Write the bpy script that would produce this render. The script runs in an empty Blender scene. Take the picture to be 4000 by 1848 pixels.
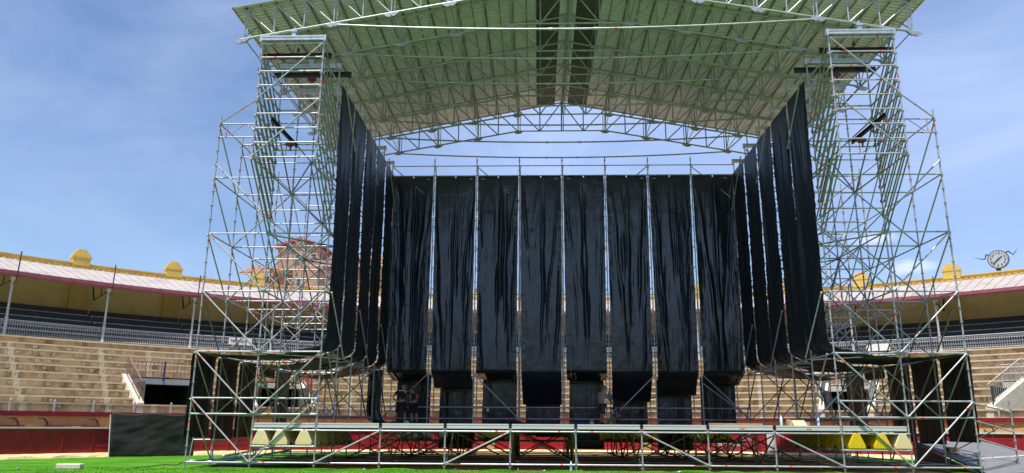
import bpy, bmesh, math, random
from mathutils import Vector, Matrix, noise
R_ = math.radians
random.seed(7)
rnd = random.Random(11)
SC = bpy.context.scene
COL = SC.collection
B = 2.07                       # scaffold bay

# ------------------------------------------------------------------ camera
F_PX, PITCH, YAW, ROLL = 2984.69, 0.2442267, -0.03480427, 0.00601326
CAM = Vector((-1.18412, -24.95938, 1.34389))
cp, sp, cy_, sy_ = math.cos(PITCH), math.sin(PITCH), math.cos(YAW), math.sin(YAW)
fw = Vector((sy_*cp, cy_*cp, sp)); rt = Vector((cy_, -sy_, 0)); up = rt.cross(fw)
c, s = math.cos(ROLL), math.sin(ROLL)
rt2 = c*rt + s*up; up2 = -s*rt + c*up
cam_d = bpy.data.cameras.new("camera"); cam = bpy.data.objects.new("camera", cam_d); COL.objects.link(cam)
M = Matrix((rt2, up2, -fw)).transposed().to_4x4(); M.translation = CAM
cam.matrix_world = M
cam_d.sensor_width = 36.0; cam_d.lens = F_PX/4000*36.0
cam_d.clip_start = 0.1; cam_d.clip_end = 3000
SC.camera = cam
SC.render.resolution_x, SC.render.resolution_y = 1024, 473

# ------------------------------------------------------------------ materials
MATS = {}
def nodes_of(m):
    m.use_nodes = True
    return m.node_tree.nodes, m.node_tree.links
def mat(name, col, rough=0.6, metal=0.0, spec=0.5, var=0.0, scale=4.0, col2=None, bump=0.0, bscale=30.0, coord='Object', stretch=None, detail=5.0, lo=0.35, hi=0.65):
    m = bpy.data.materials.new(name); N, L = nodes_of(m)
    b = N["Principled BSDF"]
    b.inputs["Roughness"].default_value = rough; b.inputs["Metallic"].default_value = metal
    b.inputs["Specular IOR Level"].default_value = spec
    b.inputs["Base Color"].default_value = (*col, 1)
    tc = N.new("ShaderNodeTexCoord"); src = tc.outputs[coord]
    if stretch:
        mp = N.new("ShaderNodeMapping"); mp.inputs["Scale"].default_value = stretch
        L.new(src, mp.inputs["Vector"]); src = mp.outputs["Vector"]
    if col2 is not None or var > 0:
        n = N.new("ShaderNodeTexNoise"); n.inputs["Scale"].default_value = scale; n.inputs["Detail"].default_value = detail
        n.inputs["Roughness"].default_value = 0.65
        L.new(src, n.inputs["Vector"])
        r = N.new("ShaderNodeValToRGB"); r.color_ramp.elements[0].position = lo; r.color_ramp.elements[1].position = hi
        c2 = col2 if col2 is not None else tuple(max(0, x*(1-var)) for x in col)
        r.color_ramp.elements[0].color = (*c2, 1); r.color_ramp.elements[1].color = (*col, 1)
        L.new(n.outputs["Fac"], r.inputs["Fac"]); L.new(r.outputs["Color"], b.inputs["Base Color"])
    if bump > 0:
        n2 = N.new("ShaderNodeTexNoise"); n2.inputs["Scale"].default_value = bscale; n2.inputs["Detail"].default_value = 6
        L.new(src, n2.inputs["Vector"])
        bp = N.new("ShaderNodeBump"); bp.inputs["Strength"].default_value = bump; bp.inputs["Distance"].default_value = 0.05
        L.new(n2.outputs["Fac"], bp.inputs["Height"]); L.new(bp.outputs["Normal"], b.inputs["Normal"])
    MATS[name] = m
    return m

galv = mat("galvanised steel", (.56,.55,.59), .40, .4, .5, col2=(.41,.405,.44), scale=3.0, bump=.05, bscale=60)
galv_new = mat("bright galvanised steel", (.64,.67,.73), .42, .5, .5, col2=(.42,.48,.52), scale=5.0)
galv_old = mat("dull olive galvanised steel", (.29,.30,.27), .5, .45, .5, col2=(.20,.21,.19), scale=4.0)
tape = mat("orange marking tape", (.85,.07,.025), .5)
roof_metal = mat("corrugated roof steel", (.84,.80,.93), .5, .05, .5, col2=(.70,.67,.78), scale=1.2, stretch=(.4,2.5,1), lo=.3, hi=.7)
roof_dark = mat("dark roof panel", (.10,.105,.105), .6, .0, .4, col2=(.06,.065,.065), scale=1.5, stretch=(1,4,1))
purlin_m = mat("dull purlin steel", (.24,.25,.25), .5, .5, .5, col2=(.17,.18,.18), scale=3)
truss_m = mat("truss steel", (.48,.50,.50), .45, .55, .5, col2=(.34,.36,.36), scale=3)
black_steel = mat("black painted steel", (.018,.018,.021), .45, .2)
hoist_red = mat("hoist red paint", (.20,.013,.018), .4)
alu = mat("aluminium deck edge", (.74,.71,.75), .4, .1, .5, col2=(.64,.615,.65), scale=6, stretch=(.3,1,6))
deck_m = mat("deck plywood", (.47,.47,.475), .7, col2=(.37,.37,.375), scale=6, stretch=(.3,4,1))
white_web = mat("white webbing", (.62,.63,.64), .6, var=.35, scale=25)
yellow_old = mat("faded cream barrier plastic", (.86,.71,.42), .5, col2=(.78,.60,.31), scale=2.5, bump=.03)
yellow_new = mat("yellow barrier plastic", (.85,.58,.015), .42, col2=(.74,.47,.012), scale=2.5)
concrete = mat("weathered concrete seating", (.60,.50,.36), .9, col2=(.42,.34,.23), scale=1.7, bump=.35, bscale=25, detail=8)
concrete_edge = mat("worn concrete edge", (.68,.57,.42), .9, col2=(.55,.45,.32), scale=3, bump=.3)
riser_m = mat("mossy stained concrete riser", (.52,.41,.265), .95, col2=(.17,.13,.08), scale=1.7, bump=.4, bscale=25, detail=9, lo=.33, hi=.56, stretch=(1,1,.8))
limewash = mat("lime washed concrete", (.74,.68,.55), .9, var=.25, scale=5)
ochre = mat("ochre limewashed wall", (.80,.53,.22), .9, col2=(.66,.41,.15), scale=1.6, bump=.25, bscale=12)
patch_m = mat("bare mortar patch", (.82,.58,.29), .9, var=.25, scale=5, bump=.4)
ochre_dark = mat("gallery wall ochre", (.88,.70,.45), .9, col2=(.76,.59,.36), scale=1.3, bump=.15, bscale=15)
pil_m = mat("gallery pilaster ochre", (.74,.53,.25), .9, col2=(.64,.45,.20), scale=1.5)
yellow_wall = mat("yellow painted parapet", (.76,.53,.13), .85, col2=(.62,.41,.09), scale=1.8, bump=.2, bscale=20)
fence_red = mat("oxblood painted planks", (.44,.018,.036), .5, col2=(.31,.012,.024), scale=2.0, stretch=(1,1,.6), bump=.05)
red_band = mat("red painted coping", (.28,.014,.03), .55, col2=(.21,.011,.022), scale=2.5)
stone = mat("pale stone kerb", (.78,.66,.36), .9, col2=(.60,.48,.24), scale=3, bump=.5, bscale=9)
white_paint = mat("white paint", (.78,.78,.75), .6, var=.12, scale=8)
canopy_m = mat("faded canopy sheet", (.385,.35,.33), .6, col2=(.30,.235,.225), scale=1.1, stretch=(1,1,1), lo=.3, hi=.55, detail=8)
fascia_m = mat("maroon fascia", (.36,.10,.14), .6, col2=(.26,.07,.10), scale=3)
grey_paint = mat("grey painted iron", (.52,.53,.56), .5, .1, var=.2, scale=9)
bench_dark = mat("dark seat shell", (.05,.052,.06), .6)
bench_edge = mat("grey seat rail", (.70,.72,.76), .6, var=.3, scale=6)
dark_iron = mat("dark iron", (.05,.045,.045), .6)
rust = mat("rusty red rail", (.30,.18,.15), .7, var=.4, scale=12)
red_rail = mat("red painted rail", (.38,.03,.06), .45)
dark_void = mat("unlit passage plaster", (.10,.085,.06), .95, col2=(.05,.045,.035), scale=2)  # shade inside the openings put into the plaster colour
sand = mat("bullring sand", (.50,.34,.17), .95, col2=(.40,.26,.12), scale=4, bump=.3, bscale=40)
board = mat("plywood ground board", (.36,.24,.12), .85, col2=(.26,.17,.08), scale=3, stretch=(.3,4,1))
terracotta = mat("terracotta render", (.44,.285,.19), .9, col2=(.38,.24,.155), scale=1.2)
terracotta_d = mat("darker brick render", (.40,.19,.13), .9, var=.2, scale=1.5)  # redder, darker render for the left wing walls
tile = mat("clay roof tile", (.42,.24,.16), .85, col2=(.27,.15,.10), scale=5)
red_trim = mat("red roof trim", (.36,.09,.07), .6)
glass = mat("window glass", (.04,.05,.06), .1, 0, .8)
ramp_m = mat("grey ramp board", (.17,.175,.185), .75, col2=(.13,.135,.145), scale=3, bump=.1)
wood = mat("bare timber", (.45,.30,.16), .8, col2=(.34,.22,.11), scale=4, stretch=(1,6,6))
card = mat("cardboard", (.72,.56,.34), .85, var=.12, scale=5)
block_m = mat("pale concrete block", (.68,.66,.58), .9, var=.2, scale=14, bump=.2)
blue_m = mat("blue plastic", (.012,.03,.20), .4)
sign_green = mat("green sign", (.02,.30,.12), .5)
sign_white = mat("white sign board", (.80,.80,.80), .5)
ink = mat("black ink", (.03,.03,.035), .6)
red_ink = mat("brick red lettering", (.45,.06,.02), .7)
skin = mat("tanned skin", (.52,.31,.22), .55, var=.12, scale=20)
skin2 = mat("weathered skin", (.50,.27,.18), .55, var=.12, scale=20)
cloth_black = mat("black cotton", (.026,.026,.030), .9)
cloth_grey = mat("grey cotton", (.40,.42,.47), .9, var=.2, scale=20)
cloth_khaki = mat("dark khaki cotton", (.075,.075,.06), .9)
cloth_orange = mat("orange cotton", (.80,.09,.05), .8)
hair_m = mat("dark hair", (.02,.015,.012), .7)
shoe_m = mat("dark shoe leather", (.035,.03,.028), .7)
sack_m = mat("grey canvas sack", (.30,.28,.26), .9, var=.2, scale=15)
bottle_m = mat("clear water bottle", (.70,.78,.82), .15, 0, .6)
screen_m = mat("charcoal screen fabric", (.052,.046,.053), .97, 0, .12, var=.15, scale=3, bump=.08, bscale=50)

# black plastic tarpaulin with fine crumples and horizontal fold creases
def make_tarp(name, base, rough, sheen, bstr):
    m = bpy.data.materials.new(name); N, L = nodes_of(m); b = N["Principled BSDF"]
    b.inputs["Base Color"].default_value = (*base, 1); b.inputs["Roughness"].default_value = rough
    b.inputs["Specular IOR Level"].default_value = sheen
    uv = N.new("ShaderNodeUVMap")
    oi = N.new("ShaderNodeObjectInfo")
    ad = N.new("ShaderNodeVectorMath"); ad.operation = 'MULTIPLY_ADD'
    cx = N.new("ShaderNodeCombineXYZ")
    L.new(oi.outputs["Random"], cx.inputs["X"]); L.new(oi.outputs["Random"], cx.inputs["Z"])
    ad.inputs[1].default_value = (1,1,1)
    sc = N.new("ShaderNodeVectorMath"); sc.operation = 'SCALE'; sc.inputs["Scale"].default_value = 40
    L.new(cx.outputs["Vector"], sc.inputs["Vector"])
    L.new(uv.outputs["UV"], ad.inputs[0]); L.new(sc.outputs["Vector"], ad.inputs[2])
    mp = N.new("ShaderNodeMapping"); mp.inputs["Scale"].default_value = (1.0, .22, 1); L.new(ad.outputs["Vector"], mp.inputs["Vector"])
    n1 = N.new("ShaderNodeTexNoise"); n1.inputs["Scale"].default_value = 7; n1.inputs["Detail"].default_value = 4
    n1.inputs["Distortion"].default_value = .8
    L.new(mp.outputs["Vector"], n1.inputs["Vector"])
    v = N.new("ShaderNodeTexNoise"); v.inputs["Scale"].default_value = 6.5; v.inputs["Detail"].default_value = 3
    v.inputs["Distortion"].default_value = 1.5
    L.new(ad.outputs["Vector"], v.inputs["Vector"])
    # packing creases every 0.9 m down the sheet
    sx = N.new("ShaderNodeSeparateXYZ"); L.new(uv.outputs["UV"], sx.inputs["Vector"])
    mu = N.new("ShaderNodeMath"); mu.operation = 'PINGPONG'; mu.inputs[1].default_value = .45; L.new(sx.outputs["Y"], mu.inputs[0])
    ls = N.new("ShaderNodeMapRange"); ls.inputs["From Min"].default_value = 0; ls.inputs["From Max"].default_value = .03
    ls.inputs["To Min"].default_value = .10; ls.inputs["To Max"].default_value = 0; L.new(mu.outputs[0], ls.inputs["Value"])
    a1 = N.new("ShaderNodeMath"); a1.operation = 'MULTIPLY_ADD'; a1.inputs[1].default_value = .5
    L.new(v.outputs["Fac"], a1.inputs[0]); L.new(n1.outputs["Fac"], a1.inputs[2])
    a2 = N.new("ShaderNodeMath"); a2.operation = 'ADD'; L.new(a1.outputs[0], a2.inputs[0]); L.new(ls.outputs[0], a2.inputs[1])
    bp = N.new("ShaderNodeBump"); bp.inputs["Strength"].default_value = bstr; bp.inputs["Distance"].default_value = .06
    L.new(a2.outputs[0], bp.inputs["Height"]); L.new(bp.outputs["Normal"], b.inputs["Normal"])
    rr = N.new("ShaderNodeMapRange"); rr.inputs["To Min"].default_value = rough-.05; rr.inputs["To Max"].default_value = rough+.12
    L.new(v.outputs["Fac"], rr.inputs["Value"]); L.new(rr.outputs[0], b.inputs["Roughness"])
    return m
tarp = make_tarp("black plastic tarpaulin", (.0090,.013,.023), .20, .82, .22)
tarp_dull = make_tarp("dull black tarpaulin", (.0095,.0115,.0165), .40, .36, .26)

def make_grass():
    m = bpy.data.materials.new("artificial turf"); N, L = nodes_of(m); b = N["Principled BSDF"]
    b.inputs["Roughness"].default_value = .85; b.inputs["Specular IOR Level"].default_value = .10
    tc = N.new("ShaderNodeTexCoord")
    n = N.new("ShaderNodeTexNoise"); n.inputs["Scale"].default_value = .7; n.inputs["Detail"].default_value = 7; L.new(tc.outputs["Object"], n.inputs["Vector"])
    n2 = N.new("ShaderNodeTexNoise"); n2.inputs["Scale"].default_value = 22; n2.inputs["Detail"].default_value = 5; L.new(tc.outputs["Object"], n2.inputs["Vector"])
    mx = N.new("ShaderNodeMath"); mx.operation = 'MULTIPLY_ADD'; mx.inputs[1].default_value = .7
    L.new(n2.outputs["Fac"], mx.inputs[0]); L.new(n.outputs["Fac"], mx.inputs[2])
    r = N.new("ShaderNodeValToRGB"); e = r.color_ramp.elements
    e[0].position = .55; e[0].color = (.030,.125,.009,1); e[1].position = 1.1 if False else 1.0; e[1].color = (.095,.300,.016,1)
    L.new(mx.outputs[0], r.inputs["Fac"]); L.new(r.outputs["Color"], b.inputs["Base Color"])
    bp = N.new("ShaderNodeBump"); bp.inputs["Strength"].default_value = .9; bp.inputs["Distance"].default_value = .03
    n3 = N.new("ShaderNodeTexNoise"); n3.inputs["Scale"].default_value = 90; n3.inputs["Detail"].default_value = 2; L.new(tc.outputs["Object"], n3.inputs["Vector"])
    L.new(n3.outputs["Fac"], bp.inputs["Height"]); L.new(bp.outputs["Normal"], b.inputs["Normal"])
    return m
turf = make_grass()

# ------------------------------------------------------------------ mesh builder
class MB:
    def __init__(self): self.v=[]; self.f=[]; self.m=[]; self.s=[]; self.uv=None
    def add(self, vs, fs, mi=0, smooth=False):
        o=len(self.v); self.v+= [tuple(p) for p in vs]
        for f in fs: self.f.append(tuple(i+o for i in f)); self.m.append(mi); self.s.append(smooth)
    def box(self, lo, hi, mi=0, rot=None, org=None):
        x0,y0,z0=lo; x1,y1,z1=hi
        vs=[(x0,y0,z0),(x1,y0,z0),(x1,y1,z0),(x0,y1,z0),(x0,y0,z1),(x1,y0,z1),(x1,y1,z1),(x0,y1,z1)]
        if rot is not None: vs=[tuple(rot@Vector(p)+(org or Vector((0,0,0)))) for p in vs]
        self.add(vs,[(3,2,1,0),(4,5,6,7),(0,1,5,4),(1,2,6,5),(2,3,7,6),(3,0,4,7)],mi)
    def tube(self, p0, p1, r, n=8, mi=0, r1=None, caps=True):
        p0,p1=Vector(p0),Vector(p1); d=p1-p0
        if d.length<1e-6: return
        d.normalize(); a=d.orthogonal().normalized(); b=d.cross(a); r1=r if r1 is None else r1
        vs=[]
        for p,rr in ((p0,r),(p1,r1)):
            for i in range(n):
                t=2*math.pi*i/n; vs.append(p+a*(rr*math.cos(t))+b*(rr*math.sin(t)))
        fs=[(i,(i+1)%n,n+(i+1)%n,n+i) for i in range(n)]
        self.add(vs,fs,mi,True)
        if caps: self.add(vs,[tuple(range(n-1,-1,-1)),tuple(range(n,2*n))],mi)
    def path(self, pts, r, n=8, mi=0, radii=None):
        pts=[Vector(p) for p in pts]; k=len(pts); vs=[]; a=None
        for i,p in enumerate(pts):
            d=(pts[min(i+1,k-1)]-pts[max(i-1,0)]).normalized()
            a=d.orthogonal().normalized() if a is None else (a-d*a.dot(d)).normalized()
            b=d.cross(a); rr=radii[i] if radii else r
            for j in range(n):
                t=2*math.pi*j/n; vs.append(p+a*(rr*math.cos(t))+b*(rr*math.sin(t)))
        fs=[(i*n+j,i*n+(j+1)%n,(i+1)*n+(j+1)%n,(i+1)*n+j) for i in range(k-1) for j in range(n)]
        self.add(vs,fs,mi,True); self.add(vs,[tuple(range(n-1,-1,-1)),tuple(range((k-1)*n,k*n))],mi)
    def quad(self,a,b,c,d,mi=0): self.add([a,b,c,d],[(0,1,2,3)],mi)
    def prism(self, poly, dirv, mi=0):
        n=len(poly); d=Vector(dirv); vs=[Vector(p) for p in poly]+[Vector(p)+d for p in poly]
        self.add(vs,[tuple(range(n-1,-1,-1)),tuple(range(n,2*n))]+[(i,(i+1)%n,n+(i+1)%n,n+i) for i in range(n)],mi)
    def mesh(self, name, mats):
        me=bpy.data.meshes.new(name); me.from_pydata(self.v,[],self.f)
        for m in (mats if isinstance(mats,(list,tuple)) else [mats]): me.materials.append(m)
        me.polygons.foreach_set("material_index",self.m); me.polygons.foreach_set("use_smooth",self.s)
        me.update(); return me
    def build(self, name, mats, parent=None, loc=None):
        return link(name, self.mesh(name,mats), parent, loc)
def link(name, me, parent=None, loc=None):
    o=bpy.data.objects.new(name,me); COL.objects.link(o)
    if parent is not None: o.parent=parent
    if loc is not None: o.location=loc
    return o
def fixn(o):
    bm=bmesh.new(); bm.from_mesh(o.data); bmesh.ops.recalc_face_normals(bm,faces=bm.faces); bm.to_mesh(o.data); bm.free(); return o
def tag(o,label=None,cat=None,group=None,kind=None):
    if label: o["label"]=label
    if cat: o["category"]=cat
    if group: o["group"]=group
    if kind: o["kind"]=kind
    return o
def thing(name,label,cat,loc=(0,0,0),group=None,rz=0,kind=None):
    o=link(name,None,None,loc); o.rotation_euler.z=rz
    return tag(o,label,cat,group,kind)
_dg=None
def text_mesh(txt,size,ext=.004,align='CENTER'):
    cu=bpy.data.curves.new("t",'FONT'); cu.body=txt; cu.size=size; cu.extrude=ext; cu.align_x=align; cu.align_y='CENTER'; cu.offset=size*.012
    o=bpy.data.objects.new("t",cu); COL.objects.link(o)
    me=bpy.data.meshes.new_from_object(o.evaluated_get(bpy.context.evaluated_depsgraph_get()))
    bpy.data.objects.remove(o); bpy.data.curves.remove(cu)
    return me
def text_obj(name,txt,size,m,mw,parent=None,ext=.004):
    bpy.context.view_layer.update()
    me=text_mesh(txt,size,ext); me.materials.clear(); me.materials.append(m)
    me.transform(mw); return link(name,me,parent)

# ------------------------------------------------------------------ scaffold pieces
TR=.0275
def rosette(mb,x,y,z): mb.tube((x,y,z-.006),(x,y,z+.006),.064,8)
def taped(mb,p0,p1,t,r=TR):
    p0,p1=Vector(p0),Vector(p1); L=(p1-p0).length; u=(p1-p0)/L
    q=p0+u*(t*L); mb.tube(q-u*.038,q+u*.038,r+.0022,8,1)
SM={}
def standard(parent,x,y,z0,z1,tape_z=None,foot=False,m=galv,name="standard"):
    mb=MB(); mb.tube((0,0,z0),(0,0,z1),TR,8)
    z=.2 if z0<.3 else z0
    k=0
    while z<z1-.1:
        rosette(mb,0,0,z); z+=.5
    if foot:
        mb.tube((0,0,.03),(0,0,z0),.019,8); mb.box((-.075,-.075,.012),(.075,.075,.024)); mb.tube((0,0,.11),(0,0,.135),.05,8)
    tz=tape_z if tape_z is not None else z0+.35+rnd.random()*.2
    z=tz
    while z<z1-.3:
        if rnd.random()<.75: taped(mb,(0,0,z),(0,0,z+1),0)
        z+=2.0
    for z in [z0+2.1,z0+4.1,z0+6.1,z0+8.1,z0+10.1]:
        if z<z1-.2: mb.tube((0,0,z-.08),(0,0,z+.08),TR+.004,8)
    return mb.build(name,[m,tape],parent,(x,y,0))
def bar(parent,name,p0,p1,m=galv,r=.0262,ends=True,t=None,inset=.05):
    p0,p1=Vector(p0),Vector(p1); d=(p1-p0); L=d.length; u=d/L; mid=(p0+p1)/2
    mb=MB(); mb.tube(p0+u*inset-mid,p1-u*inset-mid,r,8)
    if ends:
        for a,sg in ((p0,1),(p1,-1)):
            mb.tube(a+u*(sg*.035)-mid,a+u*(sg*.10)-mid,.034,6)
    if t is None: t=.22 if rnd.random()<.5 else .78
    if rnd.random()<.72: taped(mb,p0-mid,p1-mid,t+rnd.uniform(-.04,.04),r)
    return mb.build(name,[m,tape],parent,mid)

def tower(sg):
    side="left" if sg<0 else "right"
    T=thing("scaffold_tower",f"tall galvanised scaffold tower carrying the {side} end of the stage roof","scaffold tower",(sg*5*B,0,0),group="scaffold towers either side of the stage")
    T.location=(0,0,0)
    X=lambda k: sg*k*B
    Y=lambda j: j*B
    for j in range(6):
        standard(T,X(6),Y(j),.2,12.05,1.45 if j==0 else None,True)
        for k in (5,4): standard(T,X(k),Y(j),.2,13.78,2.95 if j==0 else None,True)
    for k in (5,4): standard(T,X(k),Y(-1),9.62,13.82,12.3)
    off=.0
    # ledgers across
    for j in range(6):
        l65=[.2,1.7,3.7,5.7,7.7,9.7]; l54=[.2,1.2,1.7,3.7,5.7,7.7,9.7,11.7,13.2]
        if j==0: l65+= [2.2]; l54+=[.7,2.2,10.7,12.2]
        if j<2: l65+=[11.2]
        l65+=[11.7]
        if j==3: l54+=[10.7]
        for z in l65: bar(T,"ledger",(X(6),Y(j),z),(X(5),Y(j),z))
        for z in l54: bar(T,"ledger",(X(5),Y(j),z),(X(4),Y(j),z))
    for i in range(9):
        z=9.7+.5*i; bar(T,"ledger",(X(5),Y(-1),z),(X(4),Y(-1),z),t=.24 if i%3 else .7)
    # lattice between outer posts at the top
    for j in (0,1):
        a,b=X(6),X(5)
        for q in (.12,.82): bar(T,"lattice_strut",(a+(b-a)*q,Y(j),11.2),(a+(b-a)*q,Y(j),11.7),r=.018,ends=False,inset=0)
        bar(T,"lattice_strut",(a+(b-a)*.14,Y(j),11.22),(a+(b-a)*.42,Y(j),11.68),r=.014,ends=False,inset=0)
        bar(T,"lattice_strut",(a+(b-a)*.45,Y(j),11.68),(a+(b-a)*.8,Y(j),11.22),r=.014,ends=False,inset=0)
    # transoms running back
    for k in (6,5,4):
        for j in range(5):
            zs=[.2,1.7,3.7,5.7,7.7,9.7,11.7] if k==6 else [.2,1.2,3.7,5.7,7.7,9.7,11.7,13.2]
            if k==5 and j%2: zs=[.2,1.2,3.7,7.7,11.7,13.2]
            for z in zs: bar(T,"transom",(X(k),Y(j),z),(X(k),Y(j+1),z))
        if k<6:
            for i in range(9): bar(T,"short_transom",(X(k),Y(-1),9.7+.5*i),(X(k),0,9.7+.5*i),t=.85)
    # facade braces
    e=-.055
    for j in range(6):
        ev=(j%2==0); y=Y(j)+e
        def zig(ka,kb,zt,zb,down):
            a=(X(ka),y,zt if down else zb); b=(X(kb),y,zb if down else zt)
            bar(T,"brace",a,b,t=.12 if down else .88,inset=.06)
        for zt,zb in ((3.7,1.7),(5.7,3.7),(7.7,5.7)):
            zig(6,5,zt,zb,ev); zig(5,4,zt,zb,not ev)
        if j==0:
            zig(6,5,2.2,.2,True); zig(5,4,2.2,.2,False); zig(6,5,10.2,8.2,True)
        else:
            zig(6,5,9.7,7.7,ev); 
            for zt,zb in ((9.7,7.7),(11.7,9.7),(13.7,11.7)): zig(5,4,zt,zb,(not ev) if zb!=9.7 else ev)
    for zt,zb in ((13.7,11.7),(11.7,9.7)):
        bar(T,"brace",(X(4),Y(-1)-.055,zt),(X(5),Y(-1)-.055,zb),t=.2,inset=.06)
    # side braces
    for j in range(5):
        for zt in (3.7,5.7,7.7,9.7,11.7):
            bar(T,"side_brace",(X(6)+sg*.05,Y(j),zt),(X(6)+sg*.05,Y(j+1),zt-2),galv_old if zt==5.7 else galv,t=.12)
        if j%2==0:
            bar(T,"side_brace",(X(6)+sg*.05,Y(j),2.2),(X(6)+sg*.05,Y(j+1),.2),t=.12)
        for zt in (3.7,7.7,11.7):
            d=(j+int(zt))%2
            bar(T,"side_brace",(X(5)+sg*.05,Y(j),zt if d else zt-2),(X(5)+sg*.05,Y(j+1),zt-2 if d else zt),galv_old,t=.12)
        if j%2==0:
            for zt in (5.7,3.7,13.4): bar(T,"side_brace",(X(4)-sg*.21,Y(j),zt),(X(4)-sg*.21,Y(j+1),zt-2),galv_old if zt<5 else galv,t=.12)
    # raking braces holding the forward frame
    for k in (5,4):
        for i in range(9):
            for dx in (-.055,.055):
                bar(T,"raking_brace",(X(k)+dx,Y(-1)+.02,9.7+.5*i),(X(k)+dx,0,7.7+.5*i),galv_old,r=.0242,t=.72)
    bar(T,"plan_brace",(X(5),Y(-1),11.7),(X(6),0,11.75),t=.4)
    for j in range(0,5,2):
        for z in (3.72,7.72): bar(T,"plan_brace",(X(5),Y(j),z-.06),(X(4),Y(j+1),z-.06))
    # head beams with saddles under the roof trusses
    for j in range(-1,6):
        mb=MB(); x0,x1=sorted((X(5)-sg*-.04,X(4)-sg*.04))
        mb.box((x0,-.07,13.80),(x1,.07,13.86)); mb.box((x0+.01,-.05,13.86),(x1-.01,.05,13.91)); mb.box((x0,-.07,13.91),(x1,.07,13.965))
        for xx in (x0,x1): mb.box((xx-.035,-.075,13.76),(xx+.035,.075,13.975))
        hb=mb.build("head_beam",galv_new,T,(0,Y(j),0))
        s_=MB(); xm=sg*9.30; s_.box((xm-.075,-.055,13.965),(xm+.075,.055,14.17)); s_.box((xm-.11,-.075,14.10),(xm+.11,.075,14.16)); s_.tube((xm,0,14.16),(xm,0,14.30),.03,8)
        s_.build("saddle",galv_new,hb)
    return T
TW=[tower(-1),tower(1)]

# ------------------------------------------------------------------ stage deck
D=thing("stage_deck","long low stage deck on scaffold legs with a pale metal front edge","stage",(0,0,0))
for j in range(6):
    for k in range(-3,4): standard(D,k*B,j*B,.2,1.32,.2+.3+2,True,galv if j==0 else galv_old)  # parts behind the front row use darker steel, deck shade put into the colour
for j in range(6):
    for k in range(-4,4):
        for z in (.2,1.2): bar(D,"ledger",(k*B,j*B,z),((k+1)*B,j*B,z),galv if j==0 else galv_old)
for k in range(-3,4):
    for j in range(5):
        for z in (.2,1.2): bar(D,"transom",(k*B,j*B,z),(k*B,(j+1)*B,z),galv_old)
for a,b,up_ in ((-4,-3,1),(-2,-1,1),(1,2,0),(3,4,0)):
    bar(D,"brace",(a*B,-.055,.2 if up_ else 1.2),(b*B,-.055,1.2 if up_ else .2),t=.85 if up_ else .12,r=.026)
for k in range(-3,4):
    for j in range(0,5):
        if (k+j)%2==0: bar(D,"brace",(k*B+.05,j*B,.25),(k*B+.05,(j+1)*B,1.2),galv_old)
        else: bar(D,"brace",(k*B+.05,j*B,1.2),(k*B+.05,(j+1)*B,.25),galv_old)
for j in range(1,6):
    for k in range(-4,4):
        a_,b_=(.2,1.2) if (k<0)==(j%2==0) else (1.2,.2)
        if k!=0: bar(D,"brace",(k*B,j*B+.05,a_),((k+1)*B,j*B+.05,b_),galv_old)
# deck boards, one per bay row, and the metal front edge per bay
for k in range(-4,4):
    mb=MB()
    for j in range(5):
        for q in range(3):
            y0=j*B+.07+q*.67; mb.box((k*B+.02,y0,1.385),((k+1)*B-.02,y0+.655,1.43))
    mb.build("deck_board",deck_m,D)
def edge_beam(parent,x0,x1,y,lab=False):
    mb=MB(); mb.box((x0,y-.03,1.385),(x1,y+.06,1.435)); mb.box((x0,y-.018,1.372),(x1,y+.05,1.385),1); mb.box((x0,y-.026,1.285),(x1,y+.05,1.372))
    mb.box((x0,y-.012,1.255),(x1,y+.05,1.285),1)
    o=mb.build("edge_beam",[alu,black_steel],parent)
    if lab:
        s_=MB(); xm=x0+1.02; s_.box((xm-.08,y-.0285,1.315),(xm+.08,y-.0265,1.345)); s_.build("sticker",tape,o)
for k in range(-4,4): edge_beam(D,k*B+.05,(k+1)*B-.05,0,k in (2,3))
for k in range(-3,4):
    mb=MB(); mb.box((k*B-.045,-.035,1.31),(k*B+.045,.05,1.44)); mb.build("spigot_clamp",black_steel,D)
for sg in (-1,1):
    x0,x1=sorted((sg*4*B,sg*5*B)); edge_beam(D,x0+.05,x1-.05,.03)
    for j in range(5):
        mb=MB()
        for q in range(3):
            y0=j*B+.1+q*.66; mb.box((x0+.05,y0,1.385),(x1-.05,y0+.64,1.43))
        if j<3: mb.build("deck_board",deck_m,D)

# ------------------------------------------------------------------ back wall scaffold
W=thing("back_scaffold","double row scaffold frame standing across the rear of the stage behind the black tarps","scaffold",(0,5*B,0))
W.location=(0,0,0)
yb,yr=5*B,6*B
for k in range(-3,4):
    standard(W,k*B,yb,1.45,14.1,m=galv_new)  # both rows in paler steel, brightness in the gaps put into the colour
for k in range(-4,5):
    standard(W,k*B,yr,.2,13.4,None,True,galv_new)
for k in range(-4,4):
    for z in (1.7,2.2,13.2,13.7): bar(W,"ledger",(k*B,yb,z),((k+1)*B,yb,z))
    for z in (.2,1.7,3.7,7.7,11.7): bar(W,"ledger",(k*B,yr,z),((k+1)*B,yr,z))
for k in range(-4,5):
    for z in (.2,1.7,2.7,3.7,4.7,5.7,6.7,7.7,8.7,9.7,10.7,11.7,12.7): bar(W,"transom",(k*B,yb,z),(k*B,yr,z)) if not (abs(k)==4 and z not in (.2,3.7,7.7,11.7)) else None
    if k>-4 and k<4:
        for zt in (13.7,): bar(W,"side_brace",(k*B+.04,yb,zt),(k*B+.04,yr,zt-2))
e=-.05
for a,b,za,zb in ((-3,-4,3.7,1.7),(-2,-1,3.7,1.7),(2,1,3.7,1.7),(3,4,3.7,1.7),(-4,-3,13.7,11.9),(-2,-1,13.7,11.9),(2,1,13.7,11.9),(3,4,13.7,11.9)):
    bar(W,"brace",(a*B,yb+(e if za<5 else .12),za),(b*B,yb+(e if za<5 else .12),zb),t=.2)
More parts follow.
